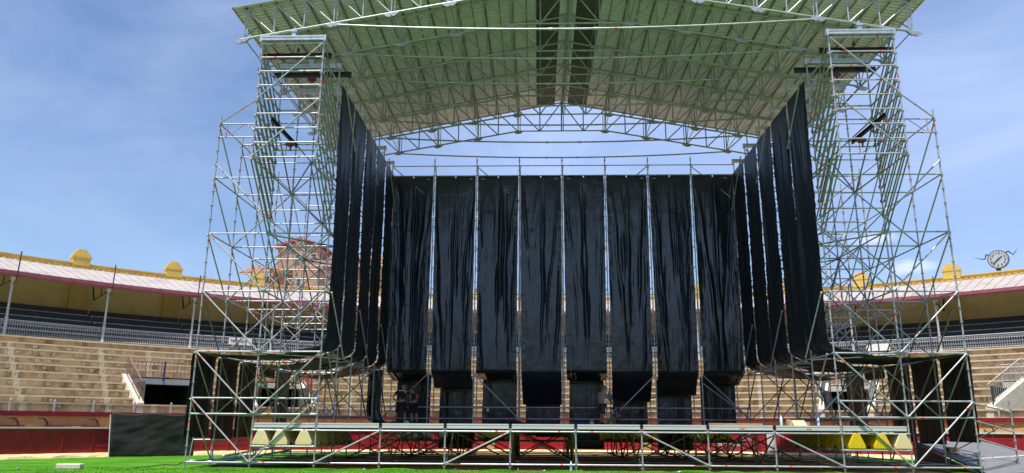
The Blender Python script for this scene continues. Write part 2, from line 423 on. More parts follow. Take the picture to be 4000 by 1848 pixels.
bar(W,"brace",(3*B,yb-.11,3.3),(4*B,yb-.11,1.7))

# ------------------------------------------------------------------ roof
RF=thing("stage_roof","wide pitched stage roof of corrugated metal on white lattice trusses","roof",(0,0,14))
RF.location=(0,0,0)
def zb(x):
    a=abs(x); return 15.50-.183*max(0,a-2.14)
def zt(x): return 17.0-.189*abs(x)
NOD=[11.0,10.0,9.0,8.0,7.03,6.07,5.09,4.11,3.12,2.14,1.07]
PL=(8.0,6.07,4.11,2.14)
def truss(y,first):
    t=link("roof_truss",None,RF,(0,y,0))
    def sub(name,mb): return mb.build(name,[truss_m,tape],t)
    mb=MB(); mb.tube((-11.25,0,zt(11.25)),(0,0,17.0),.04,8); mb.tube((0,0,17.0),(11.25,0,zt(11.25)),.04,8); sub("top_chord",mb)
    mb=MB(); mb.tube((-11.1,0,zb(11.1)),(-2.14,0,15.5),.04,8); mb.tube((-2.14,0,15.5),(2.14,0,15.5),.034,8); mb.tube((2.14,0,15.5),(11.1,0,zb(11.1)),.04,8); sub("bottom_chord",mb)
    for sg in (-1,1):
        for i,x in enumerate(NOD):
            mb=MB(); dbl=(x in PL) or x==11.0
            mb.tube((sg*x,0,zb(x)),(sg*x,0,zt(x)),.03,8)
            if dbl:
                mb.tube((sg*(x-.10),0.02,zb(x)+.02),(sg*(x-.10),0.02,zt(x)-.04),.02,6)
            sub("web_post",mb)
            nx=NOD[i+1] if i+1<len(NOD) else None
            mb=MB()
            if nx is not None: mb.tube((sg*(x-.06),0,zt(x)-.03),(sg*(nx+.05),0,zb(nx)+.03),.03,8)
            else: mb.tube((sg*x,0,zb(x)),(sg*.04,0,16.95),.03,8)
            sub("web_diagonal",mb)
        for x in PL+(11.05,):
            mb=MB(); z=zb(x); m_=.183 if x>2.2 else 0
            pts=[(-.26,.0),(-.10,-.11),(.10,-.11),(.26,.0),(.14,.04),(-.14,.04)]
            poly=[(sg*x+px,-.035,z+pz-.03-m_*px*sg*(1)) for px,pz in pts]
            mb.prism(poly,(0,.07,0)); mb.tube((sg*x,-.05,z-.07),(sg*x,.05,z-.07),.03,8,0)
            fixn(sub("gusset_plate",mb))
    mb=MB(); mb.tube((0,0,15.5),(0,0,17),.035,8); mb.tube((.09,.02,15.55),(.09,.02,16.9),.022,6); sub("web_post",mb)
    mb=MB(); P=[]
    for i in range(13):
        q=-1+2*i/12; P.append((q*7.85,-.03,14.10+.25*q*q))
    mb.path(P,.036,8)
    for xx in (-.75,.75): mb.tube((xx-.06,-.03,14.10),(xx+.06,-.03,14.10),.05,8)
    for xx in (1.4,): taped(mb,(xx,-.03,14.107),(xx+1,-.03,14.107),0,.037)
    sub("tie_rod",mb)
    return t
t0=truss(-B,True)
for i in range(1,7):
    c_=t0.copy(); COL.objects.link(c_); c_.parent=RF; c_.location=(0,-B+i*B,0)
    for ch in list(t0.children):
        d_=ch.copy(); COL.objects.link(d_); d_.parent=c_
# purlins and bracing between trusses
Y0,Y1=-B-.12,5*B+.10
for sg in (-1,1):
    for x in NOD+[10.5,9.5,8.5,7.5,6.55,5.6,4.6,3.6,2.6,1.6]:
        mb=MB(); z=zt(x)+.06
        w=.03 if x in NOD else .016
        mb.box((sg*x-w,Y0,z-w),(sg*x+w,Y1,z+w)); mb.build("purlin",purlin_m,RF)
    for x in PL+(11.0,):
        for i in range(6):
            ya,yb2=-B+i*B,-B+(i+1)*B
            mb=MB(); mb.tube((sg*x,ya,zb(x)+.03),(sg*x,yb2,zb(x)+.03),.022,6); mb.build("tie_tube",truss_m,RF)
            mb=MB()
            mb.tube((sg*x,ya,zb(x)+.06),(sg*x,(ya+yb2)/2,zt(x)-.02),.02,6); mb.tube((sg*x,yb2,zb(x)+.06),(sg*x,(ya+yb2)/2,zt(x)-.02),.02,6)
            mb.build("cross_brace",truss_m,RF)
mb=MB(); mb.box((-.04,Y0,17.02),(.04,Y1,17.09)); mb.build("ridge_purlin",truss_m,RF)
def corr(xa,xb,m,name,pitch=.19,dep=.075,lift=.10):
    # sheet with ribs running up the slope
    mb=MB(); n=int((Y1-Y0+.16)/pitch); y=Y0-.08; prof=[]
    for i in range(n+1):
        yy=y+i*pitch
        q_=pitch/.19; prof+=[(yy,0),(yy+.128*q_,0),(yy+.134*q_,dep),(yy+.184*q_,dep)]
    NS=6; vs=[]
    for q in range(NS+1):
        x=xa+(xb-xa)*q/NS
        for yy,dz in prof: vs.append((x,yy,zt(x)+lift+dz))
    K=len(prof); fs=[]
    for q in range(NS):
        for i in range(K-1): fs.append((q*K+i,q*K+i+1,(q+1)*K+i+1,(q+1)*K+i))
    mb.add(vs,fs,0); o=mb.build(name,m,RF)
    md=o.modifiers.new("thick",'SOLIDIFY'); md.thickness=.008; md.offset=1
    return o
for sg in (-1,1):
    corr(sg*1.22,sg*11.42,roof_metal,"roof_sheet")
    corr(sg*.32,sg*1.21,roof_dark,"ridge_panel",.3,.015)
    corr(sg*.002,sg*.34,roof_metal,"ridge_cap",.2,.045,.135)
    mb=MB(); mb.box((sg*11.42-.02,Y0-.1,zt(11.42)+.07),(sg*11.42+.02,Y1+.1,zt(11.42)+.16)); mb.build("eave_trim",truss_m,RF)
    for x in (1.22,):
        mb=MB(); mb.box((sg*x-.02,Y0,zt(x)+.055),(sg*x+.02,Y1,zt(x)+.095)); mb.build("purlin",purlin_m,RF)

# hoist beams and chain hoists in the tower heads
def ibeam(a,b,lab,h=.18,w=.10):
    a,b=Vector(a),Vector(b); mid=(a+b)/2; u=(b-a).normalized(); L=(b-a).length
    sd=u.cross(Vector((0,0,1))).normalized(); upv=sd.cross(u)
    rot=Matrix((u,sd,upv)).transposed(); mb=MB()
    mb.box((-L/2,-w/2,-h/2),(L/2,w/2,-h/2+.02),0,rot); mb.box((-L/2,-w/2,h/2-.02),(L/2,w/2,h/2),0,rot); mb.box((-L/2,-.012,-h/2+.02),(L/2,.012,h/2-.02),0,rot)
    for q in (-.3,.3): mb.box((q*L-.01,-w/2,-h/2+.02),(q*L+.01,w/2,h/2-.02),0,rot)
    o=mb.build("steel_beam",black_steel,None,mid); return tag(o,lab,"steel beam",group="black hoist beams in the tower heads")
def hoist(p,lab):
    h=thing("chain_hoist",lab,"chain hoist",p,group="red chain hoists under the roof")
    mb=MB(); mb.box((-.10,-.07,-.09),(.10,.07,.08)); mb.tube((-.15,0,-.01),(-.10,0,-.01),.06,10); mb.tube((.10,0,-.01),(.16,0,-.01),.055,10); o=mb.build("motor_body",hoist_red,h)
    bv=o.modifiers.new("b",'BEVEL'); bv.width=.02; bv.segments=2
    mb=MB(); mb.path([(0,0,.07),(0,0,.13),(.03,0,.16),(.0,0,.20),(-.03,0,.18)],.012,6); mb.build("hook",black_steel,h)
    mb=MB(); mb.tube((.03,0,-.26),(.03,0,-.09),.025,8,0,.04); mb.build("chain_bag",hoist_red,h)
for sg,s_ in ((-1,"left"),(1,"right")):
    xs=sorted((sg*8.15,sg*10.6))
    ibeam((xs[0],-1.55,13.5),(xs[1],-1.55,13.5),f"black steel beam hung crosswise at the front head of the {s_} tower")
    xs=sorted((sg*7.9,sg*10.75))
    ibeam((xs[0],.20,13.66),(xs[1],.20,13.66),f"long black steel beam under the second head beam of the {s_} tower")
    hoist((sg*9.3,.10,13.44),f"red chain hoist on the long black beam of the {s_} tower")
    if sg>0: hoist((sg*9.3-.32,.14,13.44),"left one of two red hoists on the right tower beam")
    ibeam((sg*9.85,-2.0,11.03),(sg*9.82,.6,11.08),f"black steel beam lying front to back inside the {s_} tower",.13,.08)
    hoist((sg*9.80,-.2,10.86),f"red chain hoist on the lengthwise beam inside the {s_} tower")
    mb=MB(); mb.box((-.04,-.04,-.06),(.04,.04,.06)); mb.tube((0,0,.06),(0,0,.14),.015,6)
    tag(mb.build("shackle_clamp",hoist_red,None,(sg*9.3,-1.55,13.72)),f"small red clamp above the front cross beam of the {s_} tower","clamp",group="red beam clamps")

# ------------------------------------------------------------------ tarpaulins
def strip(name,lab,path,axis,width,group,seed,amp=.05,taper=None,hole=True,m=tarp,tags=(),nu=84,step=.10,hem=True):
    """path: list of (point, normal, amplitude factor); axis = across direction"""
    rg=random.Random(seed); axis=Vector(axis)
    P=[Vector(p) for p,_,_ in path]; Nn=[Vector(n).normalized() for _,n,_ in path]; A=[a for _,_,a in path]
    Ls=[0.0]
    for i in range(1,len(P)): Ls.append(Ls[-1]+(P[i]-P[i-1]).length)
    tot=Ls[-1]; nv=int(tot/step)+1
    folds=[(rg.uniform(3,7),rg.uniform(0,6.28),rg.uniform(.5,1),rg.uniform(-.25,.25)) for _ in range(3)]+[(rg.uniform(9,16),rg.uniform(0,6.28),rg.uniform(.25,.5),rg.uniform(-.4,.4)) for _ in range(3)]+[(rg.uniform(22,34),rg.uniform(0,6.28),rg.uniform(.08,.2),rg.uniform(-.8,.8)) for _ in range(2)]
    pleats=[]
    for _ in range(11):
        an=rg.choice([-.47,-.45,-.02,.03,.44,.47,rg.uniform(-.45,.45)])+rg.uniform(-.06,.06)
        la=rg.choice([.1,.3,rg.uniform(0,6)]); pleats.append((an,-an*rg.uniform(.02,.10)+rg.uniform(-.008,.008),la,la+rg.uniform(3,9),rg.uniform(.018,.05),rg.choice([-1,1])*rg.uniform(.6,1.5)))
    vs=[];fs=[];uv=[]
    edge=[(rg.uniform(2.5,5),rg.uniform(0,6.28)) for _ in range(2)]
    for j in range(nv+1):
        l=tot*j/nv
        i=0
        while i<len(Ls)-2 and Ls[i+1]<l: i+=1
        t=(l-Ls[i])/max(1e-6,Ls[i+1]-Ls[i]); p=P[i].lerp(P[i+1],t); n=Nn[i].lerp(Nn[i+1],t).normalized(); a=A[i]*(1-t)+A[i+1]*t
        w=width*(1 if taper is None else taper(l/tot))
        for q in range(nu+1):
            u=q/nu-.5; f=0
            for fr,ph,am,dr in folds[:3]: f+=.33*am*math.sin(fr*u*2+ph+dr*l+.5*math.sin(l*.7+ph))
            sk=u*(1+.10*math.sin(l*.5+seed))+.03*l*math.sin(seed*1.7)*(1 if u>0 else -1)
            n1=noise.noise(Vector((sk*4.2+seed*3.1,l*.22,seed))); n2=noise.noise(Vector((sk*8+seed,l*.40,seed*1.3)))
            n3=noise.noise(Vector((sk*26,l*1.1,seed*.7))); n4=noise.noise(Vector((u*7,l*2.4,seed*.37)))
            rim=max(0,abs(u)*2-.72)/.28
            for (u0,sl_,la,lb,wd_,am) in pleats:
                if la<l<lb:
                    e_=(u-u0-sl_*(l-la)-.012*math.sin(l*1.9+u0*40))/wd_
                    if abs(e_)<3: f+=am*math.exp(-e_*e_)*min(1,(l-la)*1.2)*min(1,(lb-l)*.7)
            gu=(u*width+9)/.46; gl=l/.90; iu,il=int(gu),int(gl)
            h1=math.sin(iu*12.9+il*78.2+seed*3.7)*43758.5; h1-=math.floor(h1); h2=math.sin(iu*39.3+il*11.1+seed*1.9)*24634.6; h2-=math.floor(h2)
            f+=(h1-.5)*.75*(gu-iu-.5)*(1-abs(2*(gl-il)-1)**4)+(h2-.5)*.8*(gl-il-.5)*(1-abs(2*(gu-iu)-1)**4)
            f+=.75*n1+.22*(1-2.6*abs(n2))+.10*n3+.13*n4+rim*.55*noise.noise(Vector((u*9,l*5.5,seed*.9)))
            env=min(1,.25+l*.35)
            ruf=.02*math.sin(l*edge[0][0]*6+edge[0][1])*max(0,abs(u)*2-.8)*5*.5
            d=f*amp*a*.55*env+ruf*a
            w_=w*(1+.006*math.sin(l*edge[1][0]+edge[1][1]))
            vs.append(p+axis*(u*w_)+n*d); uv.append((u*w_+5,l))
    K=nu+1
    for j in range(nv):
        for q in range(nu):
            if hole and j==0 and abs(q+.5-nu/2)<1.1: continue
            fs.append((j*K+q,j*K+q+1,(j+1)*K+q+1,(j+1)*K+q))
    me=bpy.data.meshes.new(name); me.from_pydata([tuple(x) for x in vs],[],fs); me.materials.append(m)
    uvl=me.uv_layers.new(name="UVMap")
    for lp in me.loops: uvl.data[lp.index].uv=uv[lp.vertex_index]
    me.polygons.foreach_set("use_smooth",[True]*len(me.polygons)); me.update()
    o=link(name,me); tag(o,lab,"tarpaulin",group)
    sd=o.modifiers.new("thick",'SOLIDIFY'); sd.thickness=.004; sd.offset=0
    if hem:
        for q,inn in ((0,1),(nu,nu-1)):
            hb=MB()
            for j in range(1,nv):
                if Ls and tot*j/nv>hem: break
                a0=vs[j*K+q]; a1=vs[(j+1)*K+q]; o_=(vs[j*K+q]-vs[j*K+inn]).normalized()*.016
                nrm=Nn[0]*.006
                hb.quad(a0+nrm,a0+o_+nrm,a1+o_+nrm,a1+nrm)
            hb.build("hem_webbing",white_web,o)
    for (u,l,sx,sz) in tags:
        tb=MB(); p=P[0]+(P[1]-P[0]).normalized()*l+axis*(u*width)+Nn[0]*.05
        dn=(P[1]-P[0]).normalized()
        tb.prism([p-axis*sx-dn*sz,p+axis*sx-dn*sz,p+axis*sx+dn*sz,p-axis*sx+dn*sz],Nn[0]*.004); fixn(tb.build("care_tag",white_web,o))
    return o
ords=["first","second","third","fourth","fifth","sixth","seventh","eighth"]
bot=[3.42,3.07,3.5,2.36,3.45,2.50,2.80,3.30]   # how low each belly hangs
low=[1.45,.35,1.46,.95,.35,1.4,.35,1.45]       # where the lower fall ends
pins=["beside the two workers","reaching the ground beyond the workers","with a white bag hanging in front","with the lowest belly","just right of the middle gap","beside the man in the grey vest","falling to the ground","at the right hand corner"]
yT=yb+.09
for i in range(8):
    xc=(i-3.5)*B; w=1.95
    path=[((xc,yT,13.22),(0,-1,0),.15),((xc,yT,12.2),(0,-1,0),.8),((xc,yT,8),(0,-1,0),1.3),((xc,yT,3.80),(0,-1,0),.9)]
    for q in range(1,9):
        a=q/8; dd=3.78-bot[i]
        path.append(((xc+.05*a,yT+1.05*a+.12*math.sin(a*3.14),3.78-dd*(a**.85)),(0,-dd-.25,-1.0),.6))
    path+=[((xc+.08,yr-.30,bot[i]+.06),(0,-.2,-1),.5),((xc+.1,yr-.12,max(3.6,bot[i]+.4)),(0,-.6,-1),.4)]
    zt_=max(3.6,bot[i]+.4)
    path+=[((xc+.1,yr-.06,zt_-.1),(0,-1,0),.6),((xc+.06,yr-.06,low[i]),(0,-1,0),1.0)]
    tg=[]
    if i in (0,1,3): tg.append((.38,.17,.075,.022))
    if i in (2,4,6): tg.append((-.38,.17,.075,.022))
    if i in (5,7): tg.append((.38,.17,.075,.022))
    if i==7: tg=[(.30,.17,.075,.022)]
    strip("black_tarp",f"{ords[i]} back wall tarp from the left, {pins[i]}",path,(1,0,0),w,"black tarps of the back wall",100+i,.085,
          taper=lambda t:1-.06*min(1,t/.6) if t<.7 else (.94-.10*min(1,(t-.7)/.08)),tags=tg,hem=9.6)
for sg,s_ in ((-1,"left"),(1,"right")):
    for j in range(5):
        yc=(j+.5)*B; x0=sg*(4*B-.10); x1=sg*(6*B+.10)
        path=[((x0,yc,13.22),(-sg,0,0),.15),((x0,yc,12.2),(-sg,0,0),.7),((x0,yc,8),(-sg,0,0),1.0),((x0,yc,4.25),(-sg,0,0),.8)]
        for q in range(1,6):
            a=q/6*math.pi/2; path.append(((x0+sg*.40*(1-math.cos(a)),yc,4.25-.38*math.sin(a)),(-sg*math.cos(a),0,-math.sin(a)),.8))
        sag=[.22,.40,.26,.50,.30][j]
        for q in (.25,.5,.75): path.append(((x0+sg*.40+(x1-x0-sg*.40)*q,yc,3.86-.14*q-sag*4*q*(1-q)*(1.25-.5*q)),(0,0,-1),1.0))
        path.append(((x1,yc,3.72),(0,0,-1),.4))
        zl=[.95,.85,.9,3.3,1.3][j]
        path+=[((x1+sg*.05,yc,3.6),(sg,0,-.3),.5),((x1+sg*.05,yc,zl),(sg,0,0),.7)]
        where=["nearest the front","second from the front","third from the front","fourth from the front","next to the back wall"][j]
        strip("black_tarp",f"black tarp strip of the {s_} side wall, {where}",path,(0,1,0),1.9,f"black tarps of the {s_} side wall",200+j+(10 if sg>0 else 0),.085,hole=False,m=tarp_dull,hem=9.6)
for x_,w__,z_,lb_ in ((-.55,1.5,.92,"short black tarp scrap hanging under the deck left of the middle"),(4.9,1.1,.70,"short black tarp scrap hanging under the deck at the third brace"),(-4.6,1.2,.62,"short black tarp scrap hanging under the deck near the workers")):
    path=[((x_,9.9,1.36),(0,-1,0),.2),((x_,9.92,1.15),(0,-1,0),.7),((x_,9.95,z_),(0,-1,0),1.0)]
    strip("tarp_scrap",lb_,path,(1,0,0),w__,None,int(x_*10)+450,.08,hole=False,hem=False,step=.05,m=tarp_dull)
# loose tail near the left rear corner
path=[((-8.35,9.0,3.75),(0,-1,0),.3),((-8.36,9.0,2.8),(0,-1,0),.8),((-8.38,9.0,1.95),(0,-1,0),.7),((-8.25,8.95,1.6),(-.5,-1,0),.6),((-7.95,8.9,1.46),(-1,-1,.5),.5)]
strip("tarp_tail","narrow loose tail of black tarp dangling beside the left rear corner of the stage",path,(1,0,0),.62,None,400,.08,hole=False,hem=False,step=.08)
# tarp heap on deck
mb=MB(); 
for i in range(9):
    for jj in range(5): pass
def heap(name,lab,loc,sx,sy,h,m,seed,cat):
    rg=random.Random(seed); mb=MB(); n=18; k=8; vs=[]
    for i in range(n+1):
        for q in range(k+1):
            u=i/n*2-1; v=q/k*2-1; r=max(0,1-u*u)*max(0,1-v*v)
            vs.append((u*sx,v*sy,h*r**.6*(.75+.5*rg.random())))
    mb.add(vs,[(i*(k+1)+q,i*(k+1)+q+1,(i+1)*(k+1)+q+1,(i+1)*(k+1)+q) for i in range(n) for q in range(k)],0,True)
    mb.add([(-sx,-sy,0),(sx,-sy,0),(sx,sy,0),(-sx,sy,0)],[(3,2,1,0)])
    o=mb.build(name,m,None,loc); tag(o,lab,cat); return o
heap("tarp_heap","crumpled heap of black tarp lying on the stage left of the middle gap",(-2.35,9.3,1.435),.75,.35,.17,tarp_dull,5,"tarp heap")
heap("blue_sheet","small crumpled blue plastic sheet on the stage right of the middle gap",(.62,9.6,1.435),.30,.16,.16,blue_m,6,"plastic sheet")
heap("white_rag","crumpled white rag on the stage beside the blue sheet",(1.15,9.5,1.435),.10,.10,.22,white_web,8,"rag")

# ------------------------------------------------------------------ ground
def grid(name,x0,x1,y0,y1,z,nx,ny,m,fn=None):
    mb=MB(); vs=[(x0+(x1-x0)*i/nx,y0+(y1-y0)*j/ny,z+(fn(x0+(x1-x0)*i/nx,y0+(y1-y0)*j/ny) if fn else 0)) for j in range(ny+1) for i in range(nx+1)]
    mb.add(vs,[(j*(nx+1)+i,j*(nx+1)+i+1,(j+1)*(nx+1)+i+1,(j+1)*(nx+1)+i) for j in range(ny) for i in range(nx)],0,True)
    return mb.build(name,m)
tag(grid("ground",-600,600,-600,600,-.06,2,2,sand),"pale sandy ground beneath and around the arena",kind="structure")
CX,CY=.56,-9.97
def pol(R,a,z): a=R_(a); return (CX+R*math.sin(a),CY+R*math.cos(a),z)
mb=MB(); n=180
vs=[pol(28.6,i*2,-.012) for i in range(n)]; mb.add(vs,[tuple(range(n-1,-1,-1))]); tag(mb.build("arena_sand",sand),"flat sand floor of the bullring",kind="structure")
# turf sheets: outside the stage footprint
gm=MB(); gx=[-27+i*.5 for i in range(109)]; gy=[-36+j*.5 for j in range(107)]
rg=random.Random(3); idx={}
def ginside(x,y):
    if math.hypot(x-CX,y-CY)>26.7: return False
    if -8.9<x<12.0 and y>-.08: return False
    if -12.0<x<=-8.9 and .35<y<1.6: return False
    return True
for j in range(len(gy)-1):
    for i in range(len(gx)-1):
        if ginside(gx[i]+.25,gy[j]+.25):
            q=[]
            for (a,b2) in ((i,j),(i+1,j),(i+1,j+1),(i,j+1)):
                if (a,b2) not in idx: idx[(a,b2)]=len(gm.v); gm.v.append((gx[a],gy[b2]-(.12 if abs(gy[b2])<.1 and -8.9<gx[a]<12 else 0)+rg.uniform(-.03,.03),.012+rg.uniform(0,.012)))
                q.append(idx[(a,b2)])
            gm.f.append(tuple(q)); gm.m.append(0); gm.s.append(True)
tag(gm.build("turf",turf),"bright green artificial turf laid over the arena floor",kind="structure")
# rolled turf edges and tufts along the stage front
mb=MB(); rg=random.Random(9)
x=-8.8
while x<11.8:
    L=rg.uniform(.8,2.2); h=rg.uniform(.02,.07)
    if rg.random()<.75:
        P=[(x+L*i/6,-.16+rg.uniform(-.04,.04),.015) for i in range(7)]
        mb.path(P,.03,6,0,[.012,h*.7,h,h*.9,h,h*.6,.012])
    x+=L
tag(mb.build("turf_edge",turf),"uneven curled edge of the turf along the stage front",kind="structure")
mb=MB(); rg=random.Random(10)
for q in range(26000):
    y=-.3-12.5*rg.random()**1.5; wdt=14+abs(y)*.1; x=rg.uniform(-17,13); 
    if math.hypot(x-CX,y-CY)>26: continue
    h=rg.uniform(.018,.04); a=rg.uniform(0,6.28); w=.010; dx,dy=math.cos(a)*w,math.sin(a)*w
    mb.add([(x-dx,y-dy,.012),(x+dx,y+dy,.012),(x+rg.uniform(-.02,.02),y+rg.uniform(-.02,.02),.02+h)],[(0,1,2)])
tag(mb.build("grass_blades",turf),"short upright blades of the artificial turf in front of the stage","grass",kind="stuff")
# boards under the scaffold feet
rg=random.Random(4)
mb=MB()
for k in range(-4,6):
    mb.box((k*B-.9,-.02+rg.uniform(-.03,.03),-.008),(k*B+1.1,.30,.004))
tag(mb.build("sole_boards",board),"thin brown boards laid under the front legs of the stage",kind="structure")

rg=random.Random(55)
for q in range(5):
    x,y=((-16.9,-1.4),(-1.0,-.45),(-6.6,-.3),(5.7,-.35),(3.1,-.5))[q]
    mb=MB(); P=[(rg.uniform(-.05,.05),rg.uniform(-.04,.04),rg.uniform(0,.03)) for _ in range(5)]
    mb.path(P,.016,5); o=mb.build("litter_scrap",white_paint if q!=3 else wood,None,(x,y,.03))
    tag(o,("tiny white scrap of litter on the turf far left of the stage","tiny scrap on the turf below the middle of the stage","tiny scrap on the turf below the left half of the stage","dry yellow scrap on the turf below the right half of the stage","tiny white scrap on the turf right of the water bottle")[q],"litter")
# ------------------------------------------------------------------ bullring
A0,A1=-180,180
def sweep(mb,prof,a0,a1,step=1.0,mis=None):
    n=max(1,int(round((a1-a0)/step))); K=len(prof)
    vs=[pol(R,a0+(a1-a0)*i/n,z) for i in range(n+1) for R,z in prof]
    for k in range(K-1):
        mi=mis[k] if mis else 0
        o=len(mb.v) if k==0 else o
        if k==0: mb.v+=vs
        for i in range(n):
            mb.f.append((o+i*K+k,o+(i+1)*K+k,o+(i+1)*K+k+1,o+i*K+k+1)); mb.m.append(mi); mb.s.append(False)
def sweepbox(mb,R0,R1,z0,z1,a0,a1,step=1.0,mi=0):
    sweep(mb,[(R0,z0),(R0,z1),(R1,z1),(R1,z0),(R0,z0)],a0,a1,step,[mi]*4)
    for a,fl in ((a0,0),(a1,1)):
        q=[pol(R0,a,z0),pol(R0,a,z1),pol(R1,a,z1),pol(R1,a,z0)]
        mb.add(q,[(3,2,1,0) if fl else (0,1,2,3)],mi)
def radbox(mb,a,R0,R1,w,z0,z1,mi=0):
    a=R_(a); rd=Vector((math.sin(a),math.cos(a),0)); tg=Vector((math.cos(a),-math.sin(a),0)); c0=Vector((CX,CY,0))
    vs=[]
    for z in (z0,z1):
        for R,t in ((R0,-w),(R1,-w),(R1,w),(R0,w)): vs.append(c0+rd*R+tg*t+Vector((0,0,z)))
    mb.add(vs,[(0,1,2,3),(7,6,5,4),(0,4,5,1),(1,5,6,2),(2,6,7,3),(3,7,4,0)],mi)

# barrera
BF=thing("ring_fence","oxblood red plank fence with a white top rail around the arena","fence",pol(26.83,-50,0)); BF.location=(0,0,0)
for i in range(60):
    a0=-74.1+i*2.47; mb=MB(); sweepbox(mb,26.83,26.92,.19,1.17,a0+.02,a0+2.45,1.25)
    for z in (.44,.69,.93): sweepbox(mb,26.824,26.83,z-.006,z+.004,a0+.3,a0+2.2,1.0)
    sweepbox(mb,26.80,26.83,.19,1.17,a0-.06,a0+.06,.2)
    fixn(mb.build("plank_panel",fence_red,BF))
mb=MB(); sweepbox(mb,26.83,26.92,.19,1.17,74.2,285.7); fixn(mb.build("rear_panel",fence_red,BF))
mb=MB(); sweepbox(mb,26.78,26.97,1.17,1.235,A0,A1); mb.build("top_rail",white_paint,BF)
mb=MB(); rg=random.Random(12); n=400
vs=[]
for i in range(n+1):
    a=A0+(A1-A0)*i/n
    vs+=[pol(26.62+rg.uniform(-.04,.04),a,-.02),pol(26.68+rg.uniform(-.03,.03),a,.10+rg.uniform(-.02,.03)),pol(26.76,a,.195+rg.uniform(-.006,.006)),pol(27.0,a,.195)]
o_=len(mb.v); mb.v+=vs
for i in range(n):
    for k in range(3): mb.f.append((o_+i*4+k,o_+(i+1)*4+k,o_+(i+1)*4+k+1,o_+i*4+k+1)); mb.m.append(0); mb.s.append(False)
mb.build("stone_kerb",stone,BF)
# alley wall
AW=thing("alley_wall","ochre wall with a dark red coping running behind the red ring fence","wall",kind="thing")
mb=MB(); sweep(mb,[(28.5,-.02),(28.5,1.68)],A0,A1); mb.build("ochre_face",ochre,AW)
mb=MB(); sweepbox(mb,28.42,28.95,1.68,1.80,A0,A1); sweepbox(mb,28.46,28.95,1.80,1.87,A0,A1); mb.build("coping",red_band,AW)
rg=random.Random(21)
for q in range(60):
    mb=MB(); a=rg.uniform(-70,60); w=rg.uniform(.5,1.6); h=rg.uniform(.15,.4); z=rg.uniform(1.2,1.45)
    pts=[]
    for t in range(12):
        th=t/12*6.28; rr=rg.uniform(.7,1.1); pts.append(pol(28.494,a+math.degrees(w/28.5)*math.cos(th)*rr*.5,z+h*.5*math.sin(th)*rr))
    mb.add(pts,[tuple(range(11,-1,-1))]); mb.build("bare_plaster_patch",patch_m,AW)
for a in [-60.1,-57.6,-54.75,-52.53,-48.46,-46.2,-42.0,-38.2,-20,-15.5,12,22.5,26.2,31,35.5,38.2,41.0,44.5]:
    mb=MB(); base=Vector(pol(28.42,a-.35,1.60)); rd=Vector((math.sin(R_(a)),math.cos(R_(a)),0)); tg=Vector((math.cos(R_(a)),-math.sin(R_(a)),0))
    P=[base+tg*.0-rd*.02]
    for q in range(9):
        t=q/8*math.pi/2; P.append(base+tg*(.10+.30*math.sin(t))-rd*.06+Vector((0,0,-.34*(1-math.cos(t)))))
    P.append(P[-1]+Vector((0,0,-.55)))
    mb.path(P,.035,8); mb.build("bent_pipe",dark_iron,AW)
for i,(a0,a1) in enumerate(((-56.5,-53.9),(-52.4,-47.9))):
    mb=MB(); sweepbox(mb,28.22,28.30,.3,1.30,a0,a1,.6); fixn(mb.build("red_bench_board",fence_red,AW))
# letters on the red board mostly hidden by the fence
am=-50.4
def wallmat(a,R,z,rot=0):
    r=R_(a); x=Vector((math.cos(r),-math.sin(r),0)); zz=Vector((-math.sin(r),-math.cos(r),0)); y=Vector((0,0,1))
    m4=Matrix((x,y,zz)).transposed().to_4x4(); m4.translation=Vector(pol(R,a,z)); return m4
text_obj("painted_letters","LA TORIL",.16,white_paint,wallmat(-50.1,28.21,1.205),AW)
text_obj("painted_number","(3",.46,red_ink,wallmat(27.75,28.485,1.46),AW,.004)
text_obj("painted_letters","ebas Cataas",.26,white_paint,wallmat(17.1,26.79,.56),BF,.004)
for a_,b_,za_,zb_,m_ in ((18.6,19.7,.72,1.15,mat("pale pink board",(.50,.16,.18),.6,var=.2,scale=4)),(21.2,22.1,.25,1.1,white_paint),(-9.5,-8.7,.22,1.12,mat("pale timber board",(.62,.48,.28),.8,var=.25,scale=5)),(8.0,8.9,.22,1.0,wood)):
    mb=MB(); sweepbox(mb,26.79,26.815,za_,zb_,a_,b_,.5); fixn(mb.build("leaning_board",m_,BF))
mb=MB(); sweepbox(mb,26.795,26.815,.21,.70,15.4,20.4,.5); fixn(mb.build("banner_panel",mat("faded pink banner",(.36,.05,.07),.6,var=.2,scale=3),BF))

# grandstand
G=thing("grandstand","stepped concrete bullring grandstand with a roofed upper gallery","grandstand",kind="thing")
ROW=[(29.2,2.27),(29.9,2.57),(30.6,2.95),(31.3,3.33),(32.0,3.72),(32.8,4.12),(33.5,4.48),(34.2,4.90),(34.9,5.25)]
VOM=[(-43.85,-38.4),(-33.3,-28.2),(26.6,30.6),(41.3,47.0)]
NV=4   # rows interrupted by the openings
def spans():
    out=[]; a=A0
    for v0,v1 in VOM: out.append((a,v0)); a=v1
    out.append((a,A1)); return out
mbT=MB(); mbR=MB(); mbE=MB()
zprev=1.87; Rprev=28.7
for i,(R,z) in enumerate(ROW):
    rngs=[(A0,A1)] if i>NV else spans()
    if i==0: rngs=[(A0,A1)]
    for a0,a1 in rngs:
        sweep(mbT,[(Rprev,zprev),(R,zprev)],a0,a1)
        sweep(mbR,[(R,zprev),(R,z-.07)],a0,a1)
        sweepbox(mbE,R-.085,R+.14,z-.07,z,a0,a1)
    Rprev,zprev=R+.13,z-.002
sweep(mbT,[(Rprev,zprev),(35.35,5.23)],A0,A1)
sweep(mbR,[(35.35,5.23),(35.35,5.52)],A0,A1)
sweepbox(mbE,35.2,35.6,5.52,5.60,A0,A1)
for p in (mbT,mbR,mbE): pass
